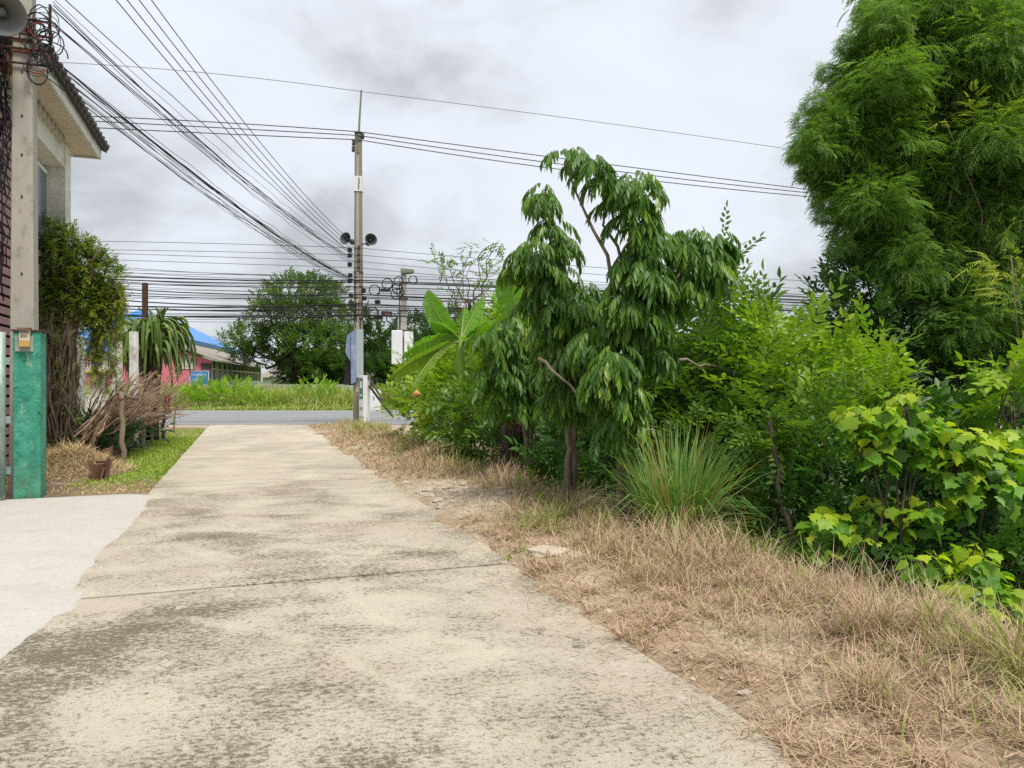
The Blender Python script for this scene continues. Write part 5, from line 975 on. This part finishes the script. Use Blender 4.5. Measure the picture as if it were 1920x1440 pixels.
# lemongrass clump
lg = at(1270, 1012, 7.35); lg.z = gz(lg.x, lg.y); g = empty('lemongrass_clump', lg, 'big clump of blue green lemongrass with arching blades at the verge edge', 'grass clump'); nr = np.random.default_rng(77)
n = 620; th = nr.random(n) * 6.283; rr = np.sqrt(nr.random(n)) * .26; pos = np.stack((lg.x + rr * np.cos(th), lg.y + rr * np.sin(th) * .8, np.full(n, lg.z)), 1)
o = link('blades', fast_mesh('blades', *blades(pos, th + nr.normal(0, .4, n), nr.uniform(.55, 1.25, n), nr.uniform(.010, .022, n), rr / .26 * nr.uniform(.05, .65, n), np.abs(nr.normal(.35, .45, n)) + nr.uniform(.8, 2.2, n) * (nr.random(n) < .24), nr)), 'lemongrass_m'); keep(o, g); o['kind'] = 'stuff'
n = 260; th = nr.random(n) * 6.283; rr = np.sqrt(nr.random(n)) * .30; pos = np.stack((lg.x + rr * np.cos(th), lg.y + rr * np.sin(th) * .8, np.full(n, lg.z)), 1)
o = link('dead_blades', fast_mesh('dead_blades', *blades(pos, th, nr.uniform(.35, .8, n), nr.uniform(.006, .012, n), nr.uniform(.5, 1.1, n), nr.uniform(.6, 2.0, n), nr)), 'straw_m'); keep(o, g); o['kind'] = 'stuff'
# feathery big tree
bl = LB([(1690, 20, 115), (1790, 60, 130), (1880, 20, 140), (1640, 110, 95), (1595, 185, 85), (1560, 265, 82), (1590, 330, 82), (1660, 220, 120), (1760, 190, 130), (1870, 180, 140), (1660, 330, 105), (1740, 330, 110), (1840, 330, 125), (1640, 400, 78), (1710, 430, 90), (1790, 440, 115), (1880, 450, 125), (1760, 540, 95), (1850, 560, 110), (1810, 640, 85), (1890, 660, 95), (1640, -40, 80), (1760, -80, 140), (1930, -100, 160), (2020, 120, 170), (2040, 340, 170), (2030, 560, 150)], 12.6, 1.0, 4, 1.0)
def bough_mesh(seed, n_=52, s0_=1.25, s1_=2.0):
    nr_ = np.random.default_rng(seed); pt = []
    for tm in FE:
        u = norm(nr_.normal(0, 1, (n_, 3)) + np.array((0, 0, .25))); rr = nr_.uniform(.62, 1.06, n_); q = u * rr[:, None] * np.array((1, 1, .82)); q[:, 2] -= .28 * (u[:, 0] ** 2 + u[:, 1] ** 2)
        d = u * np.array((1, 1, .45)) + np.array((0, 0, -.42)) + nr_.normal(0, .42, (n_, 3)); pt.append(place(tm, q, d, nr_.uniform(s0_, s1_, n_), nr_, roll=.4))
    me_ = fast_mesh('bough', *cat_mesh(pt)); me_.materials.append(MATS['feather_m']); return me_
BM = [bough_mesh(900 + i) for i in range(5)]; BB = [bough_mesh(920 + i, 115, .75, 1.2) for i in range(4)]; frn = random.Random(44); bb_ = (P(1930, 720, 14)[0], 14.0)
fb = Vector((*bb_, gz(*bb_) - .1)); g = empty('feathery_tree', fb, 'huge tree with feathery drooping green foliage filling the right edge', 'tree'); mb = MB(); tt = at(1900, 250, 13.6)
mb.tube(wob(frn, fb, tt, 7, .05), taper(.34, .20, 7), 10)
for q in ((1850, 20, 12.9), (1700, 178, 12.8), (1600, 250, 12.6), (1640, 80, 12.8), (1800, 420, 12.8), (1760, -40, 13), (1660, 400, 12.6), (1990, 200, 13), (1840, 170, 12.4)): mb.tube(wob(frn, tt if frn.random() < .6 else fb.lerp(tt, .8), at(*q), 8, .12), taper(.13, .03, 8), 7)
mb.tube(wob(frn, at(1920, 62, 12.0), at(1835, -10, 12.0), 5, .08), .055, 7); mb.tube(wob(frn, at(1820, 172, 11.9), at(1730, 185, 11.9), 6, .12), taper(.05, .02, 6), 7)
mb.obj('trunk', 'bark_dark', g, True)
extra = [(1500, 280, 20), (1508, 222, 18), (1552, 132, 18), (1592, 78, 20), (1620, 22, 18), (1552, 400, 20), (1575, 455, 20), (1512, 325, 16), (1640, -5, 22), (1530, 188, 18), (1530, 265, 32), (1556, 222, 30), (1590, 160, 32), (1625, 90, 34), (1660, 30, 34), (1545, 310, 30), (1565, 365, 32), (1600, 420, 32), (1600, 470, 28), (1640, 460, 34), (1600, 300, 60), (1660, 270, 62), (1700, 200, 60), (1620, 200, 58), (1720, 320, 62), (1780, 300, 66), (1760, 400, 66), (1830, 380, 66), (1700, 480, 50), (1740, 490, 58), (1800, 520, 66), (1870, 540, 66), (1820, 600, 60), (1770, 600, 52), (1900, 400, 60), (1690, 90, 62), (1780, 120, 60), (1850, 90, 56), (1900, 130, 60), (1750, 20, 62), (1860, 260, 60), (1910, 300, 56), (1640, 370, 50), (1880, 640, 56), (1590, 250, 55), (1660, 150, 55)]
bl2 = [((c[0] + .30, c[1], c[2]), r[0] * .74, 0.0) for c, r in bl] + [(P(x_, y_, 11.7 + frn.uniform(-.5, .6)), px(r, 11.7) * 1.05, 0) for x_, y_, r in extra]
for c, r, _ in bl2:
    o = bpy.data.objects.new('bough', BM[frn.randrange(5)] if r < .72 else BB[frn.randrange(4)]); C.objects.link(o); o.parent = g; o.location = Vector(c) - fb; o.rotation_euler = (frn.uniform(-.2, .2), frn.uniform(-.2, .2), frn.uniform(0, 6.28)); o.scale = (r, r, r * frn.uniform(.85, 1.1)); o['kind'] = 'stuff'
shrub('yellow_branch_tree', 'pale yellow green foliage at the right edge before the feathery tree', 'tree', [(P(1905, 505, 9.6), (.30, .3, .34)), (P(1925, 560, 9.6), (.25, .25, .2))], FE, 'feather_young_m', 330, .8, 402, base=(P(1990, 700, 9.6)[0], 9.6), stems=3, r0=.03)
shrub('yellow_shoot_tree', 'bright yellow green shoots inside the big feathery tree', 'tree', [(P(1790, 235, 11.2), (.75, .4, .16)), (P(1850, 215, 11.2), (.5, .4, .14))], FE, 'feather_young_m', 80, .9, 403, base=(P(1850, 700, 12)[0], 12.0), stems=3, r0=.03)
cl_ = LB([(1640, 500, 60), (1620, 560, 62), (1690, 530, 80), (1590, 610, 55), (1660, 620, 80), (1740, 640, 90), (1690, 700, 80), (1800, 720, 95), (1880, 740, 85), (1620, 680, 60), (1575, 560, 40), (1565, 640, 40), (1750, 760, 80)], 12.0, .6, 9, 1.0)
shrub('climber_thicket', 'dark glossy climber thicket filling the shade below the feathery tree', 'climber', cl_, OV, 'climber_m', 250, 1.2, 404, base=(P(1720, 760, 12.2)[0], 12.2), stems=16, r0=.05, bark='bark_dark')
# shrubs
def SL(lst, Y, dy=.25, seed=1, fl=.9): return LB(lst, Y, dy, seed, fl)
shr = [
 ('leafy_shrub', 'bright leafy shrub nearest the road, beside the bamboo props', SL([(800, 745, 42), (775, 775, 30), (835, 755, 36), (790, 700, 26)], 19.5), OV, 'shrub_bright_m', 150, 1.2),
 ('leafy_shrub', 'small leaved bright shrub below the lowest banana leaves', SL([(855, 712, 40), (825, 745, 40), (885, 740, 44), (845, 785, 40), (890, 690, 32)], 17.0), OV, 'shrub_bright_m', 150, 1.1),
 ('leafy_shrub', 'rounded bright green shrub left of the low weeping tree', SL([(935, 625, 34), (965, 612, 36), (920, 670, 40), (950, 670, 44), (995, 610, 30)], 17.5), OV, 'shrub_bright_m', 150, 1.15),
 ('leafy_shrub', 'mid green shrub overhanging the verge left of the palm stump', SL([(890, 790, 46), (860, 820, 34), (920, 830, 40), (870, 760, 36), (915, 770, 34)], 14.0), OV, 'shrub_mid_m', 190, .95),
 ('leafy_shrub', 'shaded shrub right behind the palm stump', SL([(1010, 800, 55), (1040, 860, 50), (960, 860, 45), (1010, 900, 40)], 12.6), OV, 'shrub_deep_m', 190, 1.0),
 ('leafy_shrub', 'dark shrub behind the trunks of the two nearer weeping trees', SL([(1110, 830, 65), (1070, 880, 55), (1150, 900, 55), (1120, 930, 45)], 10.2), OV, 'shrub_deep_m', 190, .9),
 ('leafy_shrub', 'tall green shrub just right of the tallest weeping tree', SL([(1250, 680, 62), (1290, 640, 55), (1250, 750, 62), (1310, 720, 60), (1230, 810, 60)], 10.4), OV, 'shrub_mid_m', 190, 1.0),
 ('upright_shrub', 'slender shrub with upright leafy shoots above the power wires band', SL([(1355, 470, 14), (1345, 510, 18), (1365, 560, 22), (1340, 590, 26), (1370, 500, 14), (1375, 620, 34)], 10.0, .15), OVP, 'shrub_mid_m', 330, .62),
 ('leafy_shrub', 'broad shrub with fresh green shoots under the single banana leaf', SL([(1390, 650, 55), (1350, 690, 55), (1420, 700, 62), (1370, 750, 62), (1310, 780, 60)], 9.6), OVP, 'shrub_mid_m', 170, .8),
 ('leafy_shrub', 'light green shrub with long leafy sprays left of the climber thicket', SL([(1470, 650, 45), (1520, 665, 45), (1480, 710, 58), (1540, 720, 52), (1450, 760, 55), (1560, 680, 34)], 8.6), OVP, 'shrub_bright_m', 180, .72),
 ('leafy_shrub', 'leafy sprays rising before the dark thicket, left of the yellow topped bush', SL([(1640, 685, 34), (1615, 725, 42), (1660, 720, 38), (1590, 770, 48), (1650, 770, 40)], 8.2), OVP, 'shrub_bright_m', 210, .66),
 ('leafy_shrub', 'mid green shrub right behind the lemongrass clump', SL([(1330, 850, 66), (1400, 830, 62), (1290, 900, 58), (1370, 920, 60), (1430, 900, 50)], 8.9), OV, 'shrub_mid_m', 200, .8),
 ('leafy_shrub', 'shrub with a slender dark leaning stem right of the lemongrass', SL([(1470, 800, 58), (1440, 850, 48), (1500, 870, 52), (1530, 810, 50), (1440, 790, 40)], 7.6), OVP, 'shrub_mid_m', 210, .6),
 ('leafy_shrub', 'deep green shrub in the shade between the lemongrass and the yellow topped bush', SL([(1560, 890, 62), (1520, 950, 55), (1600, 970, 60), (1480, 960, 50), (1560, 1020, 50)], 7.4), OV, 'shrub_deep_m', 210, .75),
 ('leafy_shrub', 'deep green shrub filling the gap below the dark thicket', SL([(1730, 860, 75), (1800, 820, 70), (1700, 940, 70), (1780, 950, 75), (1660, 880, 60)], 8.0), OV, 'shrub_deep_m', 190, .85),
 ('leafy_shrub', 'mid green shrub at the right edge above the slope', SL([(1880, 820, 75), (1900, 900, 75), (1850, 960, 70), (1930, 980, 70)], 7.6), OV, 'shrub_mid_m', 190, .8),
 ('leafy_shrub', 'fresh pale green branch tips at the right edge before the thicket', SL([(1905, 690, 26), (1920, 730, 30), (1900, 745, 24)], 6.8, .1), OVL, 'shrub_bright_m', 260, .55),
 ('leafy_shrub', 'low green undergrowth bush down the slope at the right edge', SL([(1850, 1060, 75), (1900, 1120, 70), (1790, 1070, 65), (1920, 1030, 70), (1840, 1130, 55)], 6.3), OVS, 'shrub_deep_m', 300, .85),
 ('leafy_shrub', 'deep green thicket seen through the gap right of the tallest weeping tree', SL([(1180, 720, 70), (1260, 760, 75), (1340, 800, 75), (1200, 840, 75), (1300, 880, 75), (1400, 860, 70)], 13.0, .5), OV, 'shrub_deep_m', 70, 1.3),
 ('leafy_shrub', 'deep green thicket far behind the leafy sprays at the right', SL([(1420, 720, 70), (1500, 740, 75), (1580, 760, 75), (1450, 820, 80), (1540, 850, 80), (1620, 840, 80)], 11.5, .5), OV, 'shrub_deep_m', 80, 1.2),
 ('leafy_shrub', 'deep green bush far behind the forked weeping tree', SL([(1090, 700, 60), (1030, 740, 60), (1100, 780, 65), (1150, 660, 50), (1130, 860, 65), (1050, 850, 60)], 15.0, .5), OV, 'shrub_deep_m', 60, 1.5),
 ('leafy_shrub', 'low bush in the shade below the lobed leaf shrubs', SL([(1690, 1040, 62), (1640, 1000, 55), (1740, 1070, 55), (1600, 1050, 45), (1710, 1090, 40)], 6.6), OVS, 'shrub_deep_m', 280, .85),
]
for i, (nm_, lab, lo, tm, mt, de, s_) in enumerate(shr):
    c0 = np.mean([c for c, r in lo], 0); shrub(nm_, lab, 'shrub', lo, tm, mt, de * 1.9, s_ * 1.45, 500 + i, base=(c0[0], c0[1]), stems=6, r0=.022, bark='bark_dark', group='shrubs below the verge')
cable('leaning_sapling', wob(vr, at(1492, 1060, 6.9) + Vector((0, 0, -.2)), at(1446, 790, 7.2), 10, .04), taper(.036, .014, 10), 'bark_dark', 'bare slender dark sapling leaning left beside the lemongrass', 'sapling', n=7)
# lobed-leaf shrubs: every leaf a part
LM = [fast_mesh('lobed_leaf', *tmpl_lobed(i), np.full(len(tmpl_lobed(i)[0]), i * .05), False) for i in range(4)]; LT = [x.copy() for x in LM]; LD = [x.copy() for x in LM]
for a, mt in ((LM, 'lobed_m'), (LT, 'lobed_top_m'), (LD, 'lobed_deep_m')):
    for x in a: x.materials.append(MATS[mt])
def lobed(label, basepx, lobes, nleaf, seed, sc=.132):
    rn = random.Random(seed); bx_, by_, Y = basepx; b_ = at(bx_, by_, Y); b_.z = gz(b_.x, b_.y) - .05; g = empty('lobed_leaf_shrub', b_, label, 'shrub', 'lobed leaf shrubs'); mb = MB()
    tot = sum(r * r for *_, r in lobes)
    for (x_, y_, dz, r) in lobes:
        c = at(x_, y_, Y + dz); rr = px(r, Y); mb.tube(wob(rn, b_ + Vector((rn.uniform(-.05, .05), 0, 0)), c + Vector((0, 0, rr * .5)), 7, .08), taper(.022, .007, 7), 6)
        for k in range(int(min(298, 1.5 * nleaf) * r * r / tot)):
            th = rn.uniform(0, 6.283); q = rn.uniform(.15, 1); h = rn.uniform(-.9, .9) * math.sqrt(1 - .6 * q * q); p = c + Vector((math.cos(th) * q * rr, math.sin(th) * q * rr, h * rr))
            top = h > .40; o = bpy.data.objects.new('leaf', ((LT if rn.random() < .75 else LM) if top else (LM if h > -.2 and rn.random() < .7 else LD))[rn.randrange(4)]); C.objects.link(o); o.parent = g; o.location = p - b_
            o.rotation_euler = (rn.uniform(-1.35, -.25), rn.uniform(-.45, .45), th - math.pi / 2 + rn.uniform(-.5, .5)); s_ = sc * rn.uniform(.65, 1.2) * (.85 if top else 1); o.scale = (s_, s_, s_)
            if k % 5 == 0: mb.tube([c + Vector((0, 0, rr * .2)), p], .005, 4, False)
    mb.obj('trunk', 'bark_dark', g, True)
lobed('lobed leaf shrub with glowing yellow green top, its dark stem upright', (1665, 1075, 6.3), [(1650, 790, 0, 45), (1700, 775, -.1, 50), (1600, 790, 0, 38), (1740, 790, .1, 32), (1670, 830, 0, 45), (1720, 850, 0, 36), (1640, 850, -.1, 36)], 280, 601)
lobed('lobed leaf shrub with yellow green top at the right, above the slope', (1800, 1080, 6.2), [(1810, 825, 0, 42), (1860, 860, 0, 45), (1790, 880, 0, 45), (1850, 910, -.1, 45), (1890, 900, .1, 40), (1740, 960, 0, 38), (1800, 940, 0, 40)], 280, 602)
lobed('lobed leaf branch hanging lowest over the dry grass at the right', (1790, 1120, 5.5), [(1760, 1090, 0, 40), (1820, 1060, 0, 48), (1800, 1120, -.1, 48), (1860, 1110, 0, 45), (1840, 1160, -.1, 40), (1730, 1060, 0, 34)], 220, 603, .13)
lobed('small lobed leaf shrub in the shade left of the upright dark stem', (1560, 1080, 6.4), [(1550, 985, 0, 42), (1600, 1010, 0, 40), (1530, 1020, 0, 36), (1640, 960, 0, 42), (1680, 990, 0, 42), (1620, 1060, 0, 36)], 220, 604)
lobed('lobed leaf shrub cut by the right picture edge', (1930, 1060, 6.4), [(1905, 830, 0, 40), (1930, 880, 0, 45), (1900, 950, 0, 42), (1910, 1010, 0, 42)], 150, 605)
# banana plants
def banana_leaf(name, base, ctrl, tip, width, side, parent, mt, seed, tear=.35):
    rn = random.Random(seed); n_ = 34; V_ = []; F_ = []; b0, c0, t0 = Vector(base), Vector(ctrl), Vector(tip); side = Vector(side)
    def bz(u): return b0 * (1 - u) ** 2 + c0 * 2 * u * (1 - u) + t0 * u * u
    def prof(u): return 0.03 if u < .10 else max(0.0, min(1, (u - .10) / .12)) ** .6 * (1 - max(0, (u - .60) / .40) ** 2.2) * .5 + .015
    for i in range(n_):
        u0, u1 = i / n_, (i + 1) / n_; p0, p1 = bz(u0), bz(u1); d_ = (p1 - p0).normalized(); x_ = (side - d_ * side.dot(d_)).normalized(); nrm = x_.cross(d_)
        if nrm.z < 0: nrm = -nrm
        for sg_ in (-1, 1):
            dr = -.25 - rn.uniform(0, .22); gap = .06 if rn.random() > tear else .35; w0_, w1_ = prof(u0) * width, prof(u1) * width; b = len(V_)
            fw = d_ * width * .12
            e0 = p0 + x_ * sg_ * w0_ + nrm * dr * w0_ + fw * (w0_ / width) ; e1 = p1 + x_ * sg_ * w1_ + nrm * dr * w1_ + fw * (w1_ / width); m0 = (p0 + e0) / 2 + nrm * w0_ * .10; m1 = (p1 + e1) / 2 + nrm * w1_ * .10
            e1 = e1.lerp(e0, gap * .5); m1 = m1.lerp(m0, gap * .15); V_ += [p0, p1, m1, m0, e1, e0]; F_ += [(b, b + 1, b + 2, b + 3), (b + 3, b + 2, b + 4, b + 5)]
    o = MB().add(V_, F_).obj(name, mt, parent, True)
    r_ = MB().tube([bz(i / 12) + Vector((0, -.006, .004)) for i in range(13)], [.024 * (1 - i / 14) for i in range(13)], 6).obj('midrib', 'midrib_m', None, True); r_.parent = o
    return o
bb = at(862, 690, 15.6); bb.z = gz(bb.x, bb.y); g = empty('banana_plant', bb, 'banana plant with broad arching leaves behind the small leaved shrubs', 'banana plant')
MB().tube([bb, at(862, 690, 15.6), at(864, 630, 15.6)], [.13, .11, .07], 10).obj('stem', 'banana_old_m', g, True)
for i, (c, t_, w_, sd, mt) in enumerate((((815, 600, 15.52), (803, 543, 15.44), .62, (1, -.3, .6), 'banana_m'), ((800, 625, 15.36), (752, 672, 15.04), .62, (.2, -.9, 1), 'banana_m'), ((840, 610, 15.52), (808, 605, 15.2), .6, (.2, -1, .5), 'banana_m'), ((880, 600, 15.68), (907, 555, 15.68), .5, (1, -.5, .2), 'banana_m'), ((900, 600, 15.68), (945, 600, 15.52), .55, (.1, -1, .4), 'banana_m'), ((868, 600, 15.76), (872, 575, 15.76), .34, (1, -.6, 0), 'banana_m'), ((890, 640, 15.36), (915, 660, 15.12), .55, (.2, -1, .6), 'banana_m'), ((790, 660, 15.12), (725, 712, 14.64), .58, (.3, -.8, 1), 'banana_old_m'), ((810, 650, 15.12), (770, 735, 14.88), .45, (.9, -.6, .4), 'banana_old_m'))):
    banana_leaf('leaf', at(864, 640, 15.6), at(*c), at(*t_), w_ * .72, sd, g, mt, 700 + i)
for i, (bx_, by_, Y, leaves, lab) in enumerate(((985, 640, 15.0, (((965, 570, 15), (945, 500, 14.8), .50, (1, -.6, .1)), ((990, 590, 15), (1010, 560, 15), .4, (1, -.4, .2))), 'banana plant showing one upright leaf left of the forked weeping tree'), (1408, 690, 11.5, (((1408, 620, 11.5), (1412, 575, 11.4), .36, (1, -.25, 0)), ((1400, 660, 11.5), (1370, 650, 11.2), .3, (.2, -1, .5))), 'banana plant showing one upright pale leaf above the right shrubs'))):
    b_ = at(bx_, by_, Y); b_.z = gz(b_.x, b_.y); g = empty('banana_plant', b_, lab, 'banana plant'); MB().tube([b_, at(bx_, by_, Y)], [.1, .06], 8).obj('stem', 'banana_old_m', g, True)
    for j, (c, t_, w_, sd) in enumerate(leaves): banana_leaf('leaf', at(bx_, by_, Y), at(*c), at(*t_), w_ * 1.15, sd, g, 'banana_m', 730 + 5 * i + j, .15)
MB().tube([at(772, 742, 15.0), at(781, 737, 14.95), at(789, 741, 15.0)], [.02, .09, .03], 6).obj('fallen_leaf', 'ochre', None, True); tag(bpy.data.objects['fallen_leaf'], 'withered orange leaf caught on the shrub below the banana plant', 'leaf')
# thin tree
tl = LB([(820, 490, 16), (845, 478, 16), (835, 500, 12), (905, 470, 18), (930, 460, 14), (885, 490, 14), (870, 505, 12), (915, 520, 16), (890, 530, 14), (920, 500, 12), (858, 550, 14), (880, 575, 16), (905, 545, 12)], 27, .6, 3, .5)
bigtree('slender_tree', 'slender young tree with sparse umbrella sprays above the banana plant', (P(880, 700, 27)[0], 26.9), P(880, 585, 27), tl, [Vector(c) for c, r in tl], OV, 'shrub_mid_m', 95, 1.15, 410, .09, 'bark_brown', jit=.6)
# low weeds covering the ditch below the verge
nr = np.random.default_rng(55); pts_ = []
for tm in OV:
    n = 800; s_, t_, x_, y_ = scatter(n, -1.5, 20, 4.3, 13, nr, .8); pos = np.stack((x_, y_, hgt(x_, y_) + nr.uniform(.0, .30, n)), 1); d_ = nr.normal(0, .6, (n, 3)) + np.array((0, 0, .9)); pts_.append(place(tm, pos, d_, nr.uniform(.55, 1.0, n), nr))
tag(link('ditch_weeds', fast_mesh('ditch_weeds', *cat_mesh(pts_)), 'shrub_deep_m'), 'low green weeds covering the ditch below the dry verge', 'weeds', kind='stuff')
# dead brown tuft and sprouts on the verge
for i, (x_, y_, Y, h, mt, lab) in enumerate(((1090, 985, 8.3, .42, 'dry_grass_m', 'tall dark brown dead grass tuft at the foot of the forked weeping tree'), (1050, 962, 9.0, .32, 'dry_grass_m', 'dead brown grass tuft in front of the forked weeping trunk'), (1440, 1060, 6.6, .30, 'green_dry_m', 'yellow green grass tuft right below the lemongrass'), (1345, 1050, 6.8, .30, 'green_dry_m', 'yellow green grass tuft in front of the lemongrass'))):
    b_ = at(x_, y_, Y); b_.z = gz(b_.x, b_.y); n = 170; nr = np.random.default_rng(90 + i); th = nr.random(n) * 6.283; rr = np.sqrt(nr.random(n)) * .2; pos = np.stack((b_.x + rr * np.cos(th), b_.y + rr * np.sin(th), np.full(n, b_.z - .02)), 1)
    tag(link('grass_tuft', fast_mesh('grass_tuft', *blades(pos, th, nr.uniform(.5, 1.1, n) * h, nr.uniform(.004, .009, n), nr.uniform(0, .5, n), nr.uniform(.1, .9, n), nr)), mt), lab, 'grass tuft', 'grass tufts on the verge')
for i, (x_, y_, Y, s_, lab) in enumerate(((965, 1050, 6.5, .34, 'small green weed sprout at the lane edge by the near joint'), (985, 930, 10.2, .55, 'leafy green weed below the black palm stump'), (918, 905, 11.6, .45, 'green weed sprig on the verge left of the palm stump'), (745, 872, 14.2, .4, 'tiny weed sprig at the lane edge near the far joint'), (1005, 965, 8.9, .5, 'pale green weed beside the bare gravel patch'))):
    b_ = at(x_, y_, Y); b_.z = gz(b_.x, b_.y) + .05; shrub('weed', lab, 'weed', [((b_.x, b_.y, b_.z + .03), (.06 * s_ / .3, .06, .05))], OVS, 'shrub_bright_m', 2600, s_, 800 + i, stems=2, r0=.004, group='weeds on the verge')
# stones
def stone(loc, sx_, sy_, sz_, seed):
    rn = random.Random(seed); import bmesh
    bm = bmesh.new(); bmesh.ops.create_icosphere(bm, subdivisions=2, radius=1)
    for v_ in bm.verts: k_ = rn.uniform(.78, 1.15); v_.co = Vector((v_.co.x * sx_ * k_, v_.co.y * sy_ * k_, v_.co.z * sz_ * k_))
    me_ = bpy.data.meshes.new('stone'); bm.to_mesh(me_); bm.free(); o = link('stone', me_, 'pale_stone'); o.location = loc; o.rotation_euler = (0, 0, rn.uniform(0, 6)); return o
o = stone(at(1040, 1048, 6.48) + Vector((0, 0, .0)), .30, .15, .045, 1); o.location.z = gz(o.location.x, o.location.y) + .02; o.rotation_euler = (0, 0, -.6); tag(o, 'largest flat pale slab of concrete rubble on the verge', 'stone')
for k in range(96):
    if k < 66: s_, t_ = vr.gauss(9.6, 1.0), vr.uniform(2.2, 3.4)
    else: s_, t_ = vr.uniform(2.2, 7), 2.1 + abs(vr.gauss(.25, .25))
    q = lane(s_, t_); r = vr.uniform(.02, .075) * (1 if k < 66 else .42); o = stone((q.x, q.y, gz(q.x, q.y) + r * .12), r * vr.uniform(.9, 1.4), r * .8, r * .45, 10 + k); tag(o, 'small pale rubble stone lying in the dry verge grass', 'stone', 'rubble stones on the verge')
